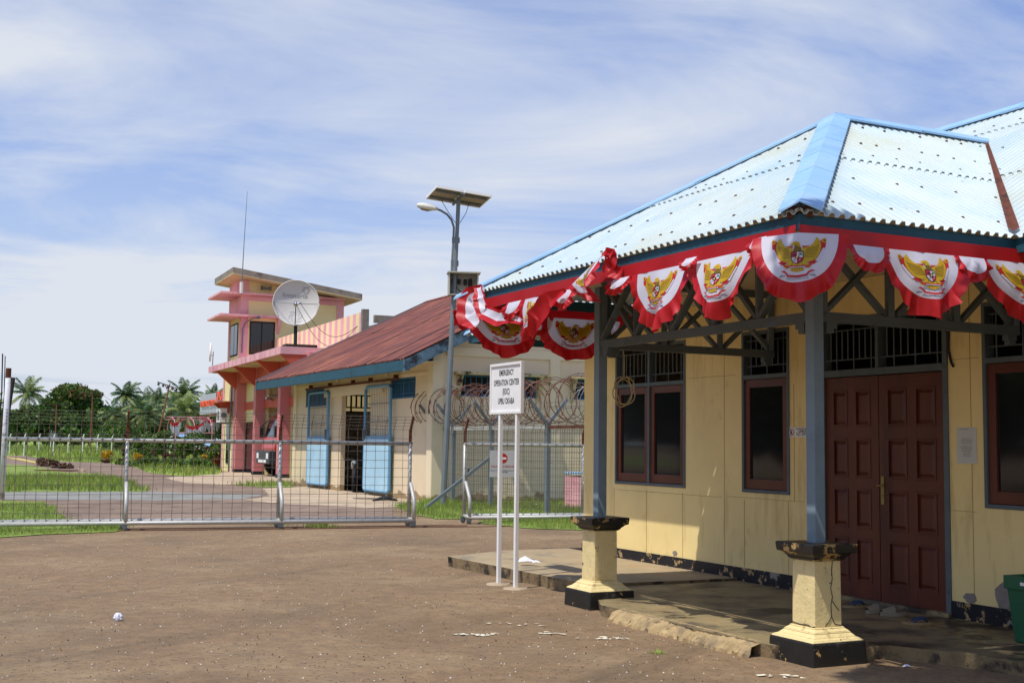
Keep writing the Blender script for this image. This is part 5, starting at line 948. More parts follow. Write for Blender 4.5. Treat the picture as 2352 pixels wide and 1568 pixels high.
# ---------------------------------------------------------------- pink fire station
def station():
    g = thing('fire_station', 'pink and yellow fire station with a corner tower and a wide projecting canopy slab', 'building', K.P(56, 14, 0))
    V0 = 12.5
    # back wall of the bays
    o = MB(); wall_open(o, K, 45.5, 64.0, V0, V0+.2, -.05, 5.0, [(46.8, 51.1, -.1, 4.6), (51.5, 55.9, -.1, 4.6), (57.9, 60.3, -.1, 2.46)]); o.box(K, 63.8, 64.0, V0+.2, 22, -.05, 5.0); o.box(K, 45.5, 45.7, V0+.2, 22, -.05, 4.9); o.box(K, 45.7, 63.8, 21.8, 22, -.05, 5.0)
    o.box(K, 61.2, 64.0, 12.15, V0, -.05, 4.9); w = o.build('wall', m_ydull, g)
    o = MB(); o.box(K, 45.6, 63.8, 20.4, 20.5, 0, 5); o.box(K, 57.85, 60.35, V0+.6, V0+.7, 0, 2.6); o.build('interior', m_dark, g); o = MB(); o.box(K, 56.0, 56.15, V0+.2, 20.3, 0, 4.9); o.box(K, 51.2, 51.4, V0+.2, 20.3, 0, 4.9); o.build('partition', m_ydull, g)
    o = MB(); o.box(K, 63.85, 64.1, 12.1, V0, -.05, 4.95); o.box(K, 61.15, 61.35, 12.1, 12.2, -.05, 4.95); o.build('pink_quoin', m_pink, w)
    for u in (60.4, 56.1, 51.3, 46.6):
        o = MB(); o.box(K, u-.22, u+.22, 12.05, 12.50, .16, 5.0); c = o.build('column', m_pinkred, g); o = MB(); o.box(K, u-.235, u+.235, 12.03, 12.52, -.05, .16); o.build('column_base', m_rubber, c)
    o = MB()
    for a, b in ((60.18, 56.32), (55.88, 51.52), (51.08, 46.82)): o.box(K, b, a, 12.2, 12.45, 3.13, 3.42) if False else o.box(K, b, a, V0-.06, V0, 3.05, 3.42)
    o.build('tie_beam', m_coral, g)
    # canopy slab with tapered brackets
    o = MB(); o.box(K, 46.8, 62.3, 11.0, 18.0, 4.93, 5.22); s = o.build('canopy', m_pink, g)
    o = MB(); 
    for i in range(16): o.box(K, 47.6+i*.95, 47.615+i*.95, 10.995, 11.0, 4.95, 5.2)
    o.build('drip_stains', m_rubber, s)
    o = MB(); o.box(K, 47.0, 62.1, 11.2, 13.3, 4.90, 4.928); o.build('soffit', m_soffit, s)
    for u in (60.4, 56.1, 51.3, 46.95):
        o = MB(); o.prism([K.P(u-.12, 11.02, 4.928), K.P(u-.12, 12.1, 4.928), K.P(u-.12, 12.1, 4.05), K.P(u-.12, 11.9, 4.15)], K.A*.24); o.build('bracket', m_coral, s)
    o = MB(); o.prism([K.P(60.6, 12.04, 4.0), K.P(60.6, 12.04, 4.92), K.P(62.3, 12.04, 4.92)], K.B*.3); o.box(K, 46.8, 60.2, 12.08, 12.4, 4.35, 4.90); o.build('edge_beam', m_coral, s)
    # terrace parapet, striped
    o = MB(); n = 34
    for i in range(n):
        a = 45.9+15.0*i/n; b = 45.9+15.0*(i+1)/n; o.box(K, a, b, 14.0, 14.2, 5.22, 5.62, (i+1) % 2); o.box(K, a, b, 14.0, 14.2, 5.62, 6.65, i % 2)
    o.build('parapet', [m_pink, m_ydull], g)
    o = MB(); o.box(K, 45.75, 45.95, 13.95, 14.22, 5.22, 6.74); o.box(K, 46.2, 46.4, 14.6, 24, 6.28, 6.58); o.box(K, 46.5, 60, 14.9, 22, 5.22, 6.3); o.build('roof_kerb', m_stone, g)
    o = MB(); o.box(K, 46.0, 60.9, 14.2, 22, 5.0, 5.3); o.build('roof_slab', m_stone, g)
    # tower
    t = MB(); T0, T1, B0, B1 = 60.9, 63.9, 12.3, 17.5
    rz = lambda v: 9.70-.141*(v-11.6); t.hexa([K.P(T0, B0, 4.9), K.P(T0, B1, 4.9), K.P(T1, B1, 4.9), K.P(T1, B0, 4.9), K.P(T0, B0, rz(B0)), K.P(T0, B1, rz(B1)), K.P(T1, B1, rz(B1)), K.P(T1, B0, rz(B0))]); tw = t.build('tower', m_ydull, g)
    q = MB()
    for (a, b, c, d) in ((T0-.05, T0+.25, B0-.05, B0+.32), (T1-.25, T1+.05, B0-.05, B0+.3), (T0-.05, T0+.25, B1-.32, B1+.05)): q.box(K, a, b, c, d, 5.2, 9.55 if c < 14 else 8.9)
    q.box(K, T0-.04, T0, B0+.32, B1-.32, 8.55, 8.78); q.box(K, T0+.25, T1-.25, B0-.04, B0, 7.75, 8.78); q.box(K, T0+.25, T1-.25, B0-.04, B0, 9.0, 9.62); q.build('pink_band', m_pink, tw)
    for h, e in ((8.80, 1.15), (7.70, 1.15)):
        q = MB(); q.box(K, T0-.45, T1+.1, B0-e, B0, h, h+.10); q.box(K, T0-.45, T0, B0, B0+1.9 if h < 8 else B1, h, h+.10); q.build('sun_ledge', m_pink, tw)
    q = MB(); q.prism([K.P(T0-.4, B0+1.78, 7.70), K.P(T0-.0, B0+1.78, 7.70), K.P(T0, B0+1.78, 6.9)], K.B*.12); q.build('bracket', m_pink, tw)
    q = MB(); fr = lambda a, b, c, d: q.box(K, T0-.03, T0-.002, a, b, c, d)
    fr(12.72, 12.79, 5.85, 7.52); fr(13.93, 14.0, 5.85, 7.52); fr(12.79, 13.93, 5.85, 5.92); fr(12.79, 13.93, 7.44, 7.52); fr(13.30, 13.36, 5.92, 7.44); wn = q.build('window', m_rubber, tw)
    q = MB(); q.box(K, T0-.012, T0-.002, 12.79, 13.3, 5.92, 7.44); q.box(K, T0-.012, T0-.002, 13.36, 13.93, 5.92, 7.44); q.build('pane', m_glass, wn)
    q = MB(); q.box(K, 61.6, 63.4, B0-.03, B0-.002, 5.82, 7.48); wn = q.build('window', m_rubber, tw); q = MB(); q.box(K, 61.7, 62.4, B0-.036, B0-.031, 5.9, 7.4); q.box(K, 62.5, 63.3, B0-.036, B0-.031, 5.9, 7.4); q.build('pane', m_glass, wn)
    # tilted roof slab of the tower
    q = MB(); c = [K.P(59.8, 11.6, 9.75), K.P(59.8, 18.2, 8.82), K.P(64.7, 18.2, 8.82), K.P(64.7, 11.6, 9.75)]; z = Vector((0, 0, .05)); q.hexa([p-z*1 for p in c]+[p+z*0+Vector((0, 0, .0)) for p in c]); q.build('roof_soffit', m_soffit, tw)
    q = MB(); q.hexa([p+Vector((0, 0, .003)) for p in c]+[p+Vector((0, 0, .28)) for p in c]); q.build('roof', m_stone, tw)
    # small hood with the air conditioner, narrow slit window, doors
    q = MB(); q.box(K, 61.3, 63.0, 11.35, 12.15, 3.42, 3.50); q.prism([K.P(61.6, 12.1, 3.42), K.P(61.6, 11.4, 3.42), K.P(61.6, 12.1, 2.75)], K.A*.1); q.prism([K.P(62.8, 12.1, 3.42), K.P(62.8, 11.4, 3.42), K.P(62.8, 12.1, 2.75)], K.A*.1); q.build('hood', m_coral, g)
    q = MB(); q.box(K, 62.1, 62.9, 12.11, 12.145, .40, 2.45); wn = q.build('window', m_rubber, g); q = MB(); q.box(K, 62.17, 62.47, 12.10, 12.109, .46, 2.4); q.box(K, 62.53, 62.83, 12.10, 12.109, .46, 2.4); q.build('pane', m_glass, wn)
    q = MB(); q.box(K, 57.95, 60.25, V0+.05, V0+.1, 0, 2.42); q.build('door', m_glass, g)
    q = MB(); q.tube([K.P(61.25, 12.0, 4.9), K.P(61.25, 12.0, 3.5), K.P(61.3, 11.95, 2.5), K.P(61.3, 11.98, .0)], .05, 6); q.build('downpipe', m_grey2, g)
    a = thing('air_conditioner', 'white air conditioner unit under the small pink hood of the fire station', 'air conditioner', K.P(61.4, 11.8, 2.6))
    q = MB(); q.box(K, 61.5, 62.4, 11.5, 11.85, 2.45, 3.15); q.build('case', m_white, a); q = MB(); q.lathe(K.P(61.49, 11.675, 2.8), [(0, 0), (.14, 0), (.14, .01), (0, .012)], 14, 0, -K.A); q.lathe(K.P(61.9, 11.49, 2.8), [(0, 0), (.26, 0), (.26, .01), (0, .012)], 18, 0, -K.B); q.build('fan_grille', m_grey2, a); q = MB(); q.box(K, 61.55, 61.6, 11.5, 12.1, 2.38, 2.45); q.box(K, 62.3, 62.35, 11.5, 12.1, 2.38, 2.45); q.build('bracket', m_grey2, a)
    # roof lamp, aerials
    for (p, top, r, lab, nm) in ((atd(555, 648, 59.2), atd(568, 440, 59.2), .03, 'tall thin whip aerial on the tower roof of the fire station', 'whip_aerial'),):
        a = thing(nm, lab, 'aerial', p); q = MB(); q.tube([p-Vector((0, 0, .6)), p.lerp(top, .35), top], [.035, .022, .01], 6); q.build('mast', m_pole, a); q = MB(); q.tube([p+Vector((0, 0, -.55)), p+Vector((0, 0, .0))], .09, 8); q.build('base', m_lamp, a)
    a = thing('aerial', 'white panel aerial with two rods at the left end of the pink canopy', 'aerial', K.P(62.2, 11.2, 5.2)); p = K.P(62.1, 11.15, 5.2)
    q = MB(); q.tube([p+Vector((0, 0, -.2)), p+Vector((.03, 0, .8))], .025, 6); q.build('mast', m_pole, a); q = MB(); q.tube([p+Vector((-.12, 0, .3)), p+Vector((-.10, 0, 1.22))], .05, 10); q.build('antenna', m_white, a, smooth=True); q = MB(); q.bar(p+Vector((-.12, 0, .6)), p+Vector((.03, 0, .6)), .04, .04); q.build('bracket', m_grey2, a)
    lp = K.P(60.75, 12.4, 7.0); a = thing('wall_lamp', 'small grey wall lamp on a curved arm beside the tower window', 'lamp', lp); q = MB(); q.tube([K.P(60.82, 12.35, 5.9), K.P(60.78, 12.36, 7.1), K.P(60.72, 12.5, 7.45), K.P(60.6, 12.75, 7.6), K.P(60.5, 13.0, 7.68)], .035, 6); q.build('arm', m_pole, a); q = MB(); q.lathe(K.P(60.48, 13.05, 7.6), [(0, 0), (.11, .02), (.08, .12), (0, .16)], 10); q.build('lamp_head', m_grey2, a, smooth=True)
    a = thing('loudspeaker', 'small grey horn loudspeaker under the tower roof', 'loudspeaker', K.P(60.8, 13.4, 9.2)); q = MB(); q.lathe(K.P(60.7, 13.2, 9.2), [(.12, 0), (.06, .12), (.05, .3), (.05, .35), (.12, .5)], 12, 0, K.B); q.build('horn', m_grey2, a, smooth=True); q = MB(); q.bar(K.P(60.7, 13.45, 9.2), K.P(60.9, 13.45, 9.2), .05, .05); q.build('bracket', m_grey2, a)
station()
def dish():
    b = K.P(47.3, 11.75, 5.22); g = thing('satellite_dish', 'large white satellite dish lettered lintasarta standing on the pink canopy', 'satellite dish', b)
    c = atd(680, 695, b.y); ax = Vector((.17, -1, .04)).normalized(); 
    px = Vector((1, -.25, 0)); px = (px-ax*px.dot(ax)).normalized(); py = ax.cross(px)*-1
    if py.z < 0: py = -py
    Rr = .90; dp = .20; o = MB()
    def D(x, y, off=0.): r2 = (x*x+y*y)/(Rr*Rr); return c+px*x+py*y+ax*(dp*(r2-1)+off)
    prof = [(i/10) for i in range(11)]; n = 48
    vs = [D(math.cos(a)*r*Rr, math.sin(a)*r*Rr) for r in prof[1:] for a in [6.283185*k/n for k in range(n)]]; vs.append(D(0, 0))
    fs = [(i*n+k, i*n+(k+1) % n, (i+1)*n+(k+1) % n, (i+1)*n+k) for i in range(9) for k in range(n)]+[(len(vs)-1, k, (k+1) % n) for k in range(n)]; o.add(vs, fs)
    o.tube([D(math.cos(a)*Rr, math.sin(a)*Rr) for a in [6.283185*k/48 for k in range(49)]], .02, 6); dd = o.build('reflector', m_dish, g, smooth=True)
    q = MB(); fn = lambda x, y: D(x, y, .008); put_text(q, 'lintasarta', fn, -.05, .30, .25, .98, .002)
    def swirl(cx, cy, s):
        for k in range(6):
            a0 = k*1.047; pts = []
            for i in range(7): t = i/6; a = a0+t*1.5; r = s*(.35+.6*t); pts.append((cx+math.cos(a)*r, cy+math.sin(a)*r, s*.10*math.sin(math.pi*(.12+.8*t))))
            L_ = [fn(x+math.cos(a0+i/6*1.5)*w, y+math.sin(a0+i/6*1.5)*w) for i, (x, y, w) in enumerate(pts)]; R_ = [fn(x-math.cos(a0+i/6*1.5)*w, y-math.sin(a0+i/6*1.5)*w) for i, (x, y, w) in enumerate(pts)]; q.add(L_+R_, [(i, i+1, 8+i, 7+i) for i in range(6)])
    swirl(.37, .52, .17); 
    q.build('lettering', M('faded_grey_letter', rgb('8e8f93'), .6), dd, normals=False)
    q = MB(); swirl(0, -.55, .30); q.build('logo', M('pale_grey_mark', rgb('b3b2b0'), .6), dd, normals=False)
    q = MB(); q.box(K, 46.95, 47.6, 11.25, 12.5, 5.222, 5.34); q.build('footing', m_darkwood, g); q = MB(); q.tube([b+Vector((-.05, 0, .1)), c-ax*.28+Vector((0, 0, -.4)), c-ax*.3], .07, 8); q.build('mast', m_rubber, g)
    f0 = c+ax*.62-py*.14; q = MB(); q.tube([D(0, -Rr*.98), D(0, -Rr*.6, .25), f0], .022, 6); q.tube([D(-Rr*.97, .0), f0], .012, 5); q.tube([D(Rr*.97, -.02), f0], .012, 5); q.tube([D(-Rr*.7, -.7*Rr), D(-Rr*.97, .0)], .008, 5); q.build('feed_arm', m_grey2, g)
    q = MB(); q.lathe(f0-ax*.08, [(.03, -.1), (.09, -.06), (.10, 0), (.06, .08), (0, .1)], 14, 0, -ax); q.tube([f0, f0+px*.22+Vector((0, 0, .03))], .035, 6); q.build('feed_horn', m_chrome, g, smooth=True)
    e = K.P(46.2, 13.9, 6.1); q = MB()
    for a, s in ((f0, 1.2), (f0+px*.2, .9)): pts = [a.lerp(e, t)+Vector((0, 0, -s*math.sin(math.pi*t)*(1 if s > 1 else .9))) for t in [i/14 for i in range(15)]]; q.tube(pts, .012, 4)
    q.build('cable', m_rubber, g)
dish()
def truck():
    # fire engine nose in the open bay, seen between the columns
    b = K.P(53.9, 13.8, 0); g = thing('fire_engine', 'red fire engine parked in the open bay of the fire station', 'fire engine', b); u0, u1 = 52.6, 55.1; v0 = 12.2
    def f(u, v, z): return K.P(u, v, z)
    o = MB(); pr = [(v0, .55), (v0, 1.25), (v0+.12, 1.75), (v0+.32, 2.55), (v0+.6, 2.72), (v0+2.6, 2.72), (v0+2.6, .55)]
    o.prism([f(u0, a, z) for a, z in pr], K.A*(u1-u0)); o.build('cab', m_truckred, g, bevel=.05)
    o = MB(); o.box(K, u0-.02, u1+.02, v0+2.7, v0+7, .9, 2.9); o.build('body', m_truckred, g, bevel=.03)
    o = MB(); o.hexa([f(u0+.12, v0+.10, 1.72), f(u1-.12, v0+.10, 1.72), f(u1-.12, v0+.16, 1.72), f(u0+.12, v0+.16, 1.72), f(u0+.12, v0+.29, 2.5), f(u1-.12, v0+.29, 2.5), f(u1-.12, v0+.34, 2.5), f(u0+.12, v0+.34, 2.5)]); o.build('windscreen', m_glass, g)
    o = MB(); o.box(K, u0-.015, u0, v0+.45, v0+1.3, 1.7, 2.4); o.box(K, u1, u1+.015, v0+.45, v0+1.3, 1.7, 2.4); o.build('side_window', m_glass, g)
    o = MB(); o.box(K, u0-.03, u1+.03, v0-.22, v0+.1, .55, 1.12); bm_ = o.build('bumper', M('bumper_dark', rgb('3a3e42'), .5), g, bevel=.04)
    for a in (u0+.12, u1-.5): o = MB(); o.box(K, a, a+.38, v0-.235, v0-.22, .78, 1.02); o.build('headlight', m_white, bm_)
    o = MB(); o.box(K, u0+.5, u1-.5, v0-.24, v0-.22, .60, .74); o.build('number_plate', m_white, bm_)
    for a in (u0-.16, u1+.02):
        for c in (v0+.7, v0+5): o = MB(); o.lathe(K.P(a-.0+.0, c, .5), [(0, 0), (.5, 0), (.5, .28), (0, .28)], 22, 0, K.A); w = o.build('wheel', m_rubber, g); o = MB(); o.lathe(K.P(a-.01, c, .5), [(0, 0), (.24, 0), (.24, .3), (0, .3)], 16, 0, K.A); o.build('rim', m_chrome, w)
    for a in (u0-.22, u1+.16): o = MB(); o.box(K, a, a+.08, v0-.05, v0+.15, 1.7, 2.2); o.tube([K.P(a+.05, v0+.05, 2.2), K.P(a+.05, v0+.3, 2.45)], .02, 5); o.build('mirror', m_rubber, g)
    o = MB(); o.box(K, u0+.3, u1-.3, v0+.5, v0+.8, 2.72, 2.88); o.build('light_bar', m_chrome, g, bevel=.03)
    o = MB()
    for a in (u0+.2, u0+.7): o.bar(f(a, v0+1.0, 3.0), f(a, v0+6.5, 3.15), .05, .08)
    for i in range(12): o.bar(f(u0+.2, v0+1.2+i*.45, 3.05), f(u0+.7, v0+1.2+i*.45, 3.05), .03, .03)
    o.tube([f(u0+1.5, v0+.9, 2.9), f(u0+1.5, v0+.6, 3.25), f(u0+1.4, v0-.1, 3.45)], .06, 8); o.tube([f(u0-.1, v0+.9, 3.55), f(u0-.1, v0-.35, 3.5)], .05, 8); o.build('ladder', m_chrome, g)
    # a second nose further right in the next bay
truck()
# ---------------------------------------------------------------- terminal with letters, arched canopy frame
def terminal():
    y = 100.; a = atd(460.5, 906, y); sc_ = K.B; u0 = a.dot(K.A); v0 = a.dot(K.B)
    g = thing('terminal_building', 'grey clad terminal front lettered BANDAR UDARA OKABA above pink walls', 'building', K.P(u0-6, v0+2, 0))
    ut = u0; top, bot = 5.2, 3.62
    o = MB(); o.box(K, ut-22, ut, v0, v0+.3, bot, top); pn = o.build('cladding', m_panel_grey, g)
    o = MB()
    for i in range(36): o.box(K, ut-.3-i*.6, ut-.29-i*.6, v0-.012, v0, bot, top)
    o.box(K, ut-22, ut, v0-.012, v0, 4.35, 4.365); o.build('joints', m_grey2, pn)
    o = MB(); o.box(K, ut-22, ut-.4, v0+2, v0+9, -.05, bot+.4); o.box(K, ut-22, ut-.4, v0+.4, v0+9, bot-.1, bot); o.build('wall', m_pinkwall, g)
    o = MB(); o.box(K, ut-6.5, ut-4.8, v0+1.9, v0+2.0, -.05, bot-.2); o.build('purple_column', m_purple, g)
    q = MB(); f = lambda x, z: K.P(ut-x, v0-.14, z)
    put_text(q, 'BANDAR UDARA', f, .8, 4.42, .66, 1.2, .006, align='LEFT'); put_text(q, 'OKABA', f, 7.5, 4.85, .98, 1.45, .012, align='LEFT'); lt = q.build('lettering', m_orange, pn, normals=False)
    md = lt.modifiers.new('thick', 'SOLIDIFY'); md.thickness = .06
    # open arched walkway frame
    c = thing('walkway_canopy', 'open pink arched steel walkway frame leading to the terminal door', 'canopy', K.P(ut-4, v0-4, 0))
    for i, vv in enumerate((-3.0, -1.6, -.3)):
        o = MB(); o.tube([K.P(ut-3, v0+vv, 0), K.P(ut-3, v0+vv, 2.1), K.P(ut-3.2, v0+vv, 2.7), K.P(ut-4, v0+vv, 3.1), K.P(ut-5.2, v0+vv, 3.3), K.P(ut-6.4, v0+vv, 3.1), K.P(ut-7.2, v0+vv, 2.7), K.P(ut-7.4, v0+vv, 2.1), K.P(ut-7.4, v0+vv, 0)], .035, 6); o.build('arch', m_pinkwall, c)
    o = MB()
    for x, z in ((3, 2.1), (4, 3.1), (5.2, 3.3), (6.4, 3.1), (7.4, 2.1)): o.tube([K.P(ut-x, v0-3.4, z), K.P(ut-x, v0-.1, z)], .03, 6)
    o.build('purlins', m_pinkwall, c)
    red, wht = m_cloth_r, m_cloth_w
    def swag(px0, py0, px1, py1, dist, n, lab):
        p, q_ = atd(px0, py0, dist), atd(px1, py1, dist); gg = thing('bunting', lab, 'bunting', p, 'plain red and white bunting at the terminal'); Lw = (q_-p)
        o = MB(); m = n*10; vs = []
        for i in range(m+1):
            t = i/m; b = p+Lw*t-Vector((0, 0, .25*math.sin(math.pi*t))); s = abs(math.sin(t*n*math.pi)); wv = Vector((0, .12*math.sin(i*1.7), 0)); vs += [b, b-Vector((0, 0, .16+.14*s*(i % 3)))+wv, b-Vector((0, 0, .5+.55*s))+wv*1.6]
        for i in range(m): o.f += [(3*i, 3*i+3, 3*i+4, 3*i+1), (3*i+1, 3*i+4, 3*i+5, 3*i+2)]; o.m += [0, 1]
        o.v = [tuple(v) for v in vs]; o.build('cloth', [red, wht], gg, smooth=True, normals=False)
    swag(458, 952, 505, 958, 96, 5, 'larger red and white bunting hanging under the grey cladding'); swag(391, 966, 416, 960, 88, 2, 'short red and white bunting at the left tip of the walkway frame'); swag(428, 975, 470, 966, 90, 4, 'lower red and white bunting on the walkway frame')
terminal()
def bluehouse():
    c = at(430, 1040); d = 118; p0 = atd(395, 975, d); g = thing('house', 'small low house with a pale blue and rusty sheet roof half hidden by garden trees', 'house', Vector((p0.x+2, d, 0)))
    x0, x1 = atd(398, 1000, d).x, atd(448, 1000, d).x; y = d; o = MB(); o.hexa([Vector((x0-.5, y, 2.2)), Vector((x1+1.6, y, .9)), Vector((x1+1.6, y+5, .9)), Vector((x0-.5, y+5, 2.2)), Vector((x0-.5, y, 2.3)), Vector((x1+1.6, y, 1.0)), Vector((x1+1.6, y+5, 1.0)), Vector((x0-.5, y+5, 2.3))]); o.build('roof', m_cap, g)
    o = MB(); o.prism([Vector((x0, y+.3, 0)), Vector((x1+1.2, y+.3, 0)), Vector((x1+1.2, y+.3, 1.0)), Vector((x0, y+.3, 2.15))], Vector((0, 4.4, 0))); o.build('wall', m_rust, g)
    o = MB(); o.box(Frame(0), y-2.2, y-.2, x1-2.6, x1+1.2, .9, 1.0); o.build('awning', m_panel_grey, g)
bluehouse()
# ---------------------------------------------------------------- vegetation
LM = [m_leafd, m_leafm, m_leafl, m_leafr]
def leaf_mesh(name, clumps, size, per, w, seed=0, mats=LM, flat=.0, rust=None):
    "clumps: (x,y,z,r); leaves are small bent quads spread through every clump"
    rs = np.random.RandomState(seed); P = []; MI = []
    for (x, y, z, r) in clumps:
        n = int(per*rs.uniform(.7, 1.3)); d = rs.normal(size=(n, 3)); d /= np.linalg.norm(d, axis=1)[:, None]; rad = r*rs.uniform(.45, 1.08, n)[:, None]**.6
        c = np.array([x, y, z])+d*rad*np.array([1, 1, .75]); P.append(c); sh = rs.uniform(0, 1)
        p = np.array(w, float)*np.array([1.3-sh*.9, 1, .5+sh*1.1, 1 if (rust and z > rust) else 0]); MI.append(rs.choice(4, n, p=p/p.sum()))
    C = np.concatenate(P); MI = np.concatenate(MI); n = len(C)
    a = rs.normal(size=(n, 3)); a /= np.linalg.norm(a, axis=1)[:, None]; b = np.cross(a, rs.normal(size=(n, 3))); b /= np.linalg.norm(b, axis=1)[:, None]; s = size*rs.uniform(.6, 1.35, n)[:, None]
    V = np.stack([C-a*s, C-b*s*.45, C+a*s, C+b*s*.45], 1).reshape(-1, 3)
    me = bpy.data.meshes.new(name); me.vertices.add(4*n); me.vertices.foreach_set('co', V.ravel()); me.loops.add(4*n); me.loops.foreach_set('vertex_index', np.arange(4*n)); me.polygons.add(n)
    me.polygons.foreach_set('loop_start', np.arange(0, 4*n, 4)); me.polygons.foreach_set('loop_total', np.full(n, 4))
    for m in mats: me.materials.append(m)
    me.polygons.foreach_set('material_index', MI); me.update(calc_edges=True); return me
def link(name, me, parent): o = bpy.data.objects.new(name, me); COL.objects.link(o); o.parent = parent; return o
def broad_tree(name, label, cat, loc, h, w, seed, trunk_h=.3, per=110, size=.28, wts=(3, 3, 1, 2), rust=None, group=None, n=46):
    g = thing(name, label, cat, loc, group); rs = random.Random(seed); cl = []; c0 = h*trunk_h
    for i in range(n):
        a = rs.uniform(0, 6.283); t = rs.uniform(0, 1)**.8; z = c0+(h-c0)*(.12+.80*t); k = math.sqrt(max(0, 1-((t-.35)/.72)**2)); r = w/2*k*rs.uniform(.45, .92); cl.append((math.cos(a)*r, math.sin(a)*r, z, w*rs.uniform(.09, .17)))
    link('crown', leaf_mesh('crown', cl, size, per, wts, seed, rust=rust), g)
    o = MB(); L0 = Vector(loc); o.tube([L0+Vector((0, 0, -.1)), L0+Vector((.05*w*.2, 0, c0*.6)), L0+Vector((0, .1, c0*1.3)), L0+Vector((.1, 0, h*.7))], [w*.045, w*.035, w*.03, w*.008], 8)
    for i in range(7):
        c = cl[i*5 % n]; s = L0+Vector((0, 0, c0*(1+.2*i/7))); o.tube([s, s.lerp(L0+Vector(c[:3]), .5)+Vector((0, 0, h*.02)), L0+Vector(c[:3])], [w*.018, w*.011, w*.004], 5)
    o.build('trunk', m_bark, g, smooth=True); return g
def palm(label, loc, h, fl, seed, lean=(0, 0), nf=24, yellow=.25, wind=.5, group='coconut palms behind the airfield'):
    g = thing('palm_tree', label, 'palm tree', loc, group); rs = random.Random(seed); L0 = Vector(loc); top = Vector((lean[0], lean[1], h-fl*.45))
    o = MB(); o.tube([L0+Vector((0, 0, -.1))]+[L0+Vector((top.x*t*t, top.y*t*t, top.z*t)) for t in (.25, .5, .75, 1)], [fl*.055, fl*.045, fl*.038, fl*.036, fl*.045], 8); o.build('trunk', m_bark, g, smooth=True)
    V = []; Fc = []; MI = []
    for i in range(nf):
        az = i*2.399+rs.uniform(-.3, .3); up = 1.25-1.75*(i/nf)+rs.uniform(-.12, .12); L_ = fl*rs.uniform(.8, 1.08); p = top.copy(); d = Vector((math.cos(az)*math.cos(up)+wind*.25, math.sin(az)*math.cos(up), math.sin(up))).normalized(); yl = 1 if (rs.random() < yellow+.5*(i/nf)**2) else 0; pts = []
        for k in range(13): pts.append(p.copy()); p = p+d*(L_/12); d = (d+Vector((wind*.03, 0, -.075-.05*k/12))).normalized()
        side0 = None
        for k in range(12):
            a, b = pts[k], pts[k+1]; t = (b-a).normalized(); sd_ = t.cross(Vector((0, 0, 1))); sd_ = sd_.normalized() if sd_.length > .1 else Vector((1, 0, 0)); q = k/12; ll = fl*.26*math.sin(math.pi*min(1, .12+q*.86))**.7
            n0 = len(V); V += [a+Vector((0, 0, .01)), a-Vector((0, 0, .012*fl)), b-Vector((0, 0, .012*fl)), b]; Fc.append((n0, n0+1, n0+2, n0+3)); MI.append(yl)
            for sg in (-1, 1):
                for e in (0, .5):
                    s0 = a.lerp(b, e); dr = (sd_*sg*.8+t*.55+Vector((wind*.15, 0, -.38-.25*rs.random()))).normalized(); e1 = s0+dr*ll*rs.uniform(.85, 1.1); wd = t*fl*.020; n0 = len(V); mid = s0.lerp(e1, .5)+Vector((0, 0, ll*.06)); V += [s0-wd*.6, s0+wd*.6, mid+wd, mid-wd, e1-Vector((0, 0, ll*.1))]; Fc += [(n0, n0+1, n0+2, n0+3), (n0+3, n0+2, n0+4)]; MI += [yl, yl]
    me = bpy.data.meshes.new('fronds'); me.from_pydata([tuple(v) for v in V], [], Fc); me.materials.append(m_palmd); me.materials.append(m_palml); me.polygons.foreach_set('material_index', MI); me.update(); link('fronds', me, g); return g
def G(x, dist): p = atd(x, 1000, dist); return Vector((p.x, p.y, 0))
def hgt(y, x, dist): return H+((1004+.0122*x)-y)/2800*dist
PALMS = [(48, 880, 200, 3.7, 'coconut palm furthest left, in front of the round mango crown', 1), (276, 884, 190, 3.4, 'dark windblown coconut palm right of the mango tree', 2), (334, 903, 235, 3.2, 'small hazy coconut palm left of the leaning pole', 3), (362, 900, 230, 3.3, 'coconut palm close behind the leaning pole head', 4), (434, 884, 165, 3.0, 'tall dark windswept coconut palm left of the grey cladding', 5), (424, 916, 150, 3.2, 'yellowish broad coconut palm nearest the terminal building', 6), (486, 892, 240, 3.4, 'coconut palm whose top shows above the grey cladding', 7), (318, 915, 205, 3.2, 'low light green coconut palm behind the garden, left', 8), (350, 930, 150, 2.6, 'short bright green coconut palm behind the garden shrubs', 9), (385, 912, 215, 3.3, 'pale coconut palm just right of the leaning pole', 10), (408, 900, 245, 3.2, 'distant coconut palm right of the leaning pole', 11), (-20, 910, 210, 3.5, 'coconut palm behind the timber pole at the left edge', 12), (508, 900, 235, 3.3, 'coconut palm tip beside the pink canopy', 13), (300, 925, 240, 3.2, 'distant palm behind the dark windblown one', 14), (255, 935, 150, 2.4, 'low palm at the foot of the mango tree', 15)]
for x, yt, d, fl, lab, sd_ in PALMS: palm(lab, G(x, d), hgt(yt, x, d), fl, sd_, lean=(random.uniform(-.8, .8), 0), yellow=.45 if sd_ in (6, 10) else (.15 if sd_ in (2, 5) else .28))
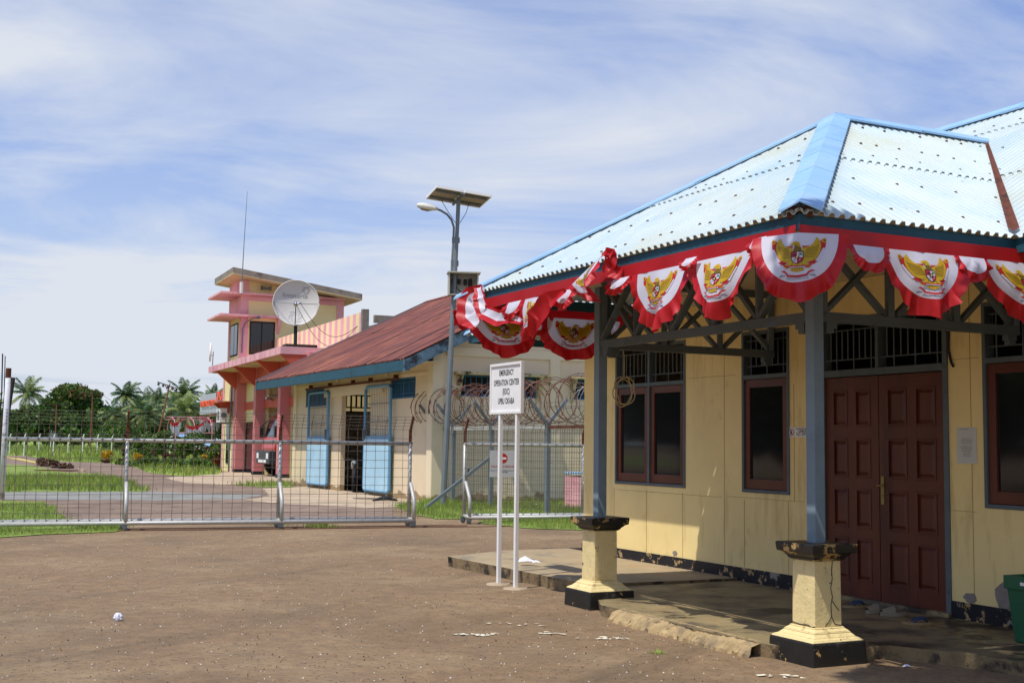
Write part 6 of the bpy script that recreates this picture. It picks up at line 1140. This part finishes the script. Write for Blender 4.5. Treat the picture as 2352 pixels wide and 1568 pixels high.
def trees():
    broad_tree('mango_tree', 'large dark mango tree with a rusty flush on its rounded crown', 'tree', G(165, 208), hgt(884, 165, 208), 10.6, 21, .22, per=230, size=.30, wts=(4, 3, .6, 2.2), rust=hgt(915, 165, 208), n=80)
    ORDW = 'first second third fourth fifth sixth seventh eighth ninth tenth eleventh twelfth thirteenth fourteenth fifteenth sixteenth seventeenth eighteenth nineteenth'.split()
    rows = [(-40, 930, 215, 9), (5, 955, 225, 7), (25, 950, 190, 6), (80, 940, 222, 8), (118, 945, 195, 6), (205, 935, 214, 8), (226, 950, 190, 6), (255, 945, 215, 7), (285, 955, 225, 8), (320, 950, 225, 8), (352, 945, 235, 9), (385, 950, 220, 8), (415, 950, 225, 9), (450, 945, 215, 9), (480, 940, 230, 9), (60, 965, 180, 5), (150, 968, 185, 6), (100, 970, 178, 4.5), (190, 970, 180, 6)]
    for i, (x, yt, d, w) in enumerate(rows):
        broad_tree('tree', ORDW[sorted(r[0] for r in rows).index(x)]+' dark bushy tree from the left along the wooded edge', 'tree', G(x, d), hgt(yt-11, x, d), w, 40+i, .10, per=150, size=.32, wts=(4, 2.4, .5, 0), group='dark bushy trees along the wooded edge', n=30)
    broad_tree('small_tree', 'rounded pale green small tree in front of the wooded edge', 'tree', G(268, 128), hgt(963, 268, 128), 4.4, 70, .08, per=150, size=.12, wts=(2, 3, 1.4, 0), n=40)
    broad_tree('small_tree', 'smaller rounded grey green tree just left of the leaning pole', 'tree', G(243, 140), hgt(974, 243, 140), 2.9, 71, .08, per=120, size=.12, wts=(2.4, 3, .8, 0), n=30)
    for x, yt, d, w, lab in ((380, 985, 74, .95, 'leafy garden tree with drooping leaves left of the hedge middle'), (418, 1000, 72, .9, 'low leafy garden tree between the two taller ones'), (446, 990, 72, 1.15, 'leafy garden tree nearest the pink terminal wall'), (344, 992, 80, 1.3, 'leafy garden tree left, beside the gate post'), (330, 1005, 76, .9, 'dense dark garden shrub beside the gate post'), (503, 1010, 64, .7, 'thin leafy shrub against the pink quoin')):
        broad_tree('garden_tree', lab, 'tree', G(x, d), hgt(yt, x, d), w*1.5, int(x), .2, per=60, size=.085, wts=(2, 3, 1.6, 0), n=30, group='garden trees before the terminal')
    yel = [M('croton_yellow', rgb('d6a91c'), .6, sss=.2), M('croton_gold', rgb('b8820f'), .6, sss=.2), m_leafm]; red = [M('cordyline_red', rgb('6e1f2c'), .5, sss=.2), M('cordyline_dark', rgb('40161f'), .5), m_leafd]
    def shrub(name, lab, cat, x, yt, d, w, mats, seed, size=.05, n=16, per=60, grp=None):
        g = thing(name, lab, cat, G(x, d), grp); h = hgt(yt, x, d); rs = random.Random(seed); cl = [(rs.gauss(0, w*.2), rs.gauss(0, w*.2), h*rs.uniform(.3, .82), w*.22) for _ in range(n)]
        link('leaves', leaf_mesh('leaves', cl, size, per, (3, 2, 1, 0), seed, mats=mats+[mats[0]]), g); o = MB(); L0 = ORG[g.name]; o.tube([L0, L0+Vector((0, 0, h*.5))], [.03, .02], 5); o.build('stem', m_bark, g)
    shrub('yellow_shrub', 'round yellow croton bush standing alone at the left corner of the garden', 'shrub', 247, 1030, 82, .72, yel, 1, n=26); shrub('yellow_shrub', 'yellow croton bush just right of the gate post', 'shrub', 318, 1036, 74, .6, yel, 2); shrub('yellow_shrub', 'small yellow croton bush beside the pink terminal wall', 'shrub', 470, 1038, 68, .5, yel, 3)
    for x, yt, d, lab in ((290, 1022, 76, 'dark red cordyline left of the gate post'), (357, 1030, 72, 'dark red cordyline left behind the hedge'), (384, 1034, 70, 'dark red cordyline in the middle behind the hedge'), (402, 1036, 70, 'smaller dark red cordyline right of the middle behind the hedge'), (490, 1026, 66, 'dark red cordyline before the terminal wall'), (248, 1056, 79, 'low red plant at the foot of the lone yellow bush'), (285, 1052, 74, 'low red bedding plants before the cordyline'), (500, 1034, 64, 'scarlet flowering plant beside the pink quoin')): shrub('red_shrub', lab, 'shrub', x, yt, d, .55, red if 'scarlet' not in lab else [M('scarlet', rgb('c4331f'), .6)]*2+[m_leafm], int(x), size=.06, n=10, per=40)
    # clipped hedge: one long planting
    a, b = at(322, 1073), at(512, 1077); cl = []; rs = random.Random(5)
    for i in range(150): t = rs.random(); p = a.lerp(b, t)+Vector((rs.gauss(0, .1), rs.uniform(0, .9), rs.uniform(.06, .42+.1*math.sin(t*21)))); cl.append((p.x-a.x, p.y-a.y, p.z, .20))
    g = thing('hedge', 'long low mixed green hedge along the garden front', 'hedge', a); link('leaves', leaf_mesh('leaves', cl, .07, 90, (2, 3, 2.2, 0), 9), g)
    a, b = at(264, 1066), at(325, 1074); cl = [(lambda p: (p.x-a.x, p.y-a.y, p.z, .16))(a.lerp(b, rs.random())+Vector((0, rs.uniform(0, 1), rs.uniform(.02, .25)))) for i in range(50)]
    g = thing('flower_bed', 'low flower bed with reddish bedding plants left of the hedge', 'flower bed', a); link('leaves', leaf_mesh('leaves', cl, .06, 60, (2, 2, 2, 1.5), 19, rust=.0), g)
    # heap of cut brown fronds
    a, b = at(92, 1067), at(150, 1076); cl = []
    for i in range(46): t = rs.random(); p = a.lerp(b, t)+Vector((rs.gauss(0, .15), rs.gauss(0, .25), rs.uniform(.0, .32*(1-t*.7)))); cl.append((p.x-a.x, p.y-a.y, p.z, .17))
    br = [M('dry_frond', rgb('6e4f3c'), .9), M('dry_frond_dark', rgb('3f2a24'), .9), M('dry_frond_pale', rgb('8f7a55'), .9)]; g = thing('brushwood_heap', 'heap of cut brown branches lying across the dark side road', 'brushwood', a); link('branches', leaf_mesh('branches', cl, .13, 60, (2, 3, 1, 0), 29, mats=br+[br[0]]), g)
    # rank weeds along the fence foot and field edge
    V = []
    # trees on the far side of the yard, mirrored by the office windows
    k = 0
    for (x, y, h, w) in ((-21, 23, 8, 7), (-27, 30, 9, 8), (-29, 22, 9, 9), (-36, 34, 11, 10), (-37, 26, 10, 9), (-44, 40, 12, 10), (-33, 15, 6, 7), (-42, 17, 8, 9), (-27, 9, 5, 6)):
        broad_tree('offscreen_tree', ORDW[k]+' dense tree standing left of the yard, mirrored dark in the office windows', 'tree', Vector((x, y, 0)), h, w, 90+k, .08, per=90, size=.42, wts=(4, 2, .4, 0), group='trees behind the yard', n=44); k += 1
    palm('coconut palm mirrored in the right-hand office window', Vector((-24, 16.5, 0)), 7.2, 3.4, 33, group=None)
trees()
def add_shade_tree():
    # added tree, out of view; its crown is placed to shade the porch end
    g = thing('offscreen_tree', 'unseen leafy tree added to shade the porch end', 'tree', Vector((4.4, 1.6, 0))); rs = random.Random(77); cl = []
    for i in range(60): p = E.P(rs.uniform(2.7, 5.15), rs.uniform(2.2, 4.65), rs.uniform(6.3, 7.6)); cl.append((p.x-4.4, p.y-1.6, p.z, .42))
    link('crown', leaf_mesh('crown', cl, .10, 330, (3, 3, 1, 0), 77), g); o = MB(); c = E.P(4.0, 3.6, 6.9); o.tube([Vector((4.4, 1.6, -.1)), Vector((4.3, 1.7, 3.4)), Vector((3.6, 2.9, 5.6)), c], [.2, .16, .12, .05], 9); o.build('trunk', m_bark, g, smooth=True)
add_shade_tree()
# ---------------------------------------------------------------- poles and boundary posts of the airfield
def poles():
    def pole(name, label, xb, yb, xt, yt, d, r, mat, arms):
        b = G(xb, d); t = atd(xt, yt, d); g = thing(name, label, 'utility pole', b); o = MB(); o.tube([b-Vector((0, 0, .2)), b.lerp(t, .5)+Vector((.05, 0, 0)), t], [r*1.15, r, r*.8], 7); o.build('pole', mat, g); ax = (t-b).normalized(); arms(g, t, ax, r)
        return t
    def arm1(g, t, ax, r):
        X = Vector((.95, 0, -.30)).normalized(); o = MB(); o.bar(t-X*1.15, t+X*1.15, .09, .09); c = t-ax*.55; o.bar(c, t-X*.45, .05, .05); o.bar(c, t+X*.45, .05, .05); o.tube([t, t+ax*.25], .05, 6); o.build('crossarm', m_darkwood, g)
        for s in (-1.05, -.6, -.15, .3, .68, 1.12): o = MB(); o.lathe(t+X*s-Vector((0, 0, .30)), [(0, 0), (.10, .05), (.12, .14), (.06, .24), (.02, .28)], 10); o.build('insulator', m_darkwood, g)
    t = pole('leaning_pole', 'leaning rusty power pole with a tilted crossarm and six insulators', 352, 1010, 389, 886, 112, .075, m_rustpole, arm1)
    def arm2(g, t, ax, r):
        o = MB(); o.bar(t+Vector((-1.5, 0, 0)), t+Vector((1.5, 0, 0)), .1, .1); o.build('crossarm', m_darkwood, g)
        for s in (-1.45, 0, 1.4): o = MB(); o.lathe(t+Vector((s, 0, .05)), [(.08, 0), (.14, .12), (.08, .25), (0, .32)], 8); o.build('insulator', m_darkwood, g)
    pole('power_pole', 'upright rusty power pole with three insulators before the mango tree', 207, 1020, 213, 906, 170, .10, m_rustpole, arm2)
    def arm3(g, t, ax, r):
        arm2(g, t, ax, r); o = MB(); p = t+Vector((-.15, -.3, -4.6)); o.hexa([p+Vector(q) for q in ((-.5, -.3, 0), (.5, -.3, 0), (.5, .3, 0), (-.5, .3, 0), (-.5, -.3, .75), (.5, -.3, .75), (.5, .3, .75), (-.5, .3, .75))])
        for s in (-.3, 0, .3): o.tube([p+Vector((s, 0, .75)), p+Vector((s, 0, 1.05))], .05, 6)
        o.build('transformer', m_grey2, g); q_ = t+Vector((-.55, 0, 0)); o = MB(); o.tube([Vector((q_.x, q_.y, 0)), q_+Vector((0, 0, -3.5))], .07, 6); o.build('pole', m_white, g)
    pole('transformer_pole', 'twin white-footed pole carrying a grey transformer before the mango tree', 126, 1022, 130, 929, 165, .09, m_rustpole, arm3)
    for i in range(15):
        x = -10+i*33.5; 
        if x > 470: break
        b = G(x, 112 if i % 2 else 104); o = MB(); o.tube([b+Vector((0, 0, -.1)), b+Vector((0, 0, 1.65)), b+Vector((.10, 0, 1.95))], .055, 6); tag(o.build('fence_post', m_white, loc=b), 'thin white concrete post, '+'first second third fourth fifth sixth seventh eighth ninth tenth eleventh twelfth thirteenth fourteenth fifteenth'.split()[i]+' from the left in the far airfield fence', 'post', 'white posts of the far airfield fence')
    o = MB()
    for h in (.5, 1.0, 1.5, 1.75): o.tube([G(-60, 108)+Vector((0, 0, h)), G(480, 108)+Vector((0, 0, h))], .012, 4)
    tag(o.build('fence_wire', m_wire, loc=G(200, 108)), 'thin wires strung along the far airfield fence posts', 'wire')
    def wire(p, q, sag, lab):
        o = MB(); o.tube([p.lerp(q, t)-Vector((0, 0, sag*math.sin(math.pi*t))) for t in [i/14 for i in range(15)]], .02, 4); tag(o.build('power_line', m_rubber, loc=p), lab, 'power line')
    wire(t+Vector((-1, 0, -.2)), atd(213, 906, 170)+Vector((1.4, 0, 0)), 1.4, 'thin power line running from the leaning pole to the upright pole'); wire(atd(213, 906, 170), atd(130, 929, 165)+Vector((0, 0, -.2)), 1.0, 'thin power line between the upright pole and the transformer pole')
    c = at(118, 1081); g = thing('drain_cover', 'dark slatted drain grating with a pale kerb in the side road', 'drain', c); o = MB()
    for i in range(4): o.bar(c+Vector((-.6, -.5+i*.32, .03)), c+Vector((1.2, -.65+i*.32, .03)), .14, .04)
    o.build('slats', m_rust, g); o = MB(); o.bar(c+Vector((1.2, .4, .05)), c+Vector((1.9, -.9, .05)), .12, .1); o.build('kerb', m_conc, g)
    c = at(40, 1060); o = MB(); o.prism([at(14, 1049, .012), at(50, 1054.5, .012), at(107, 1066.5, .012), at(104, 1068, .012), at(46, 1057, .012), at(14, 1051, .012)], Vector((0, 0, .05))); tag(o.build('kerb', M('yellow_kerb_paint', rgb('c9b262'), .8)), kind='structure')
poles()
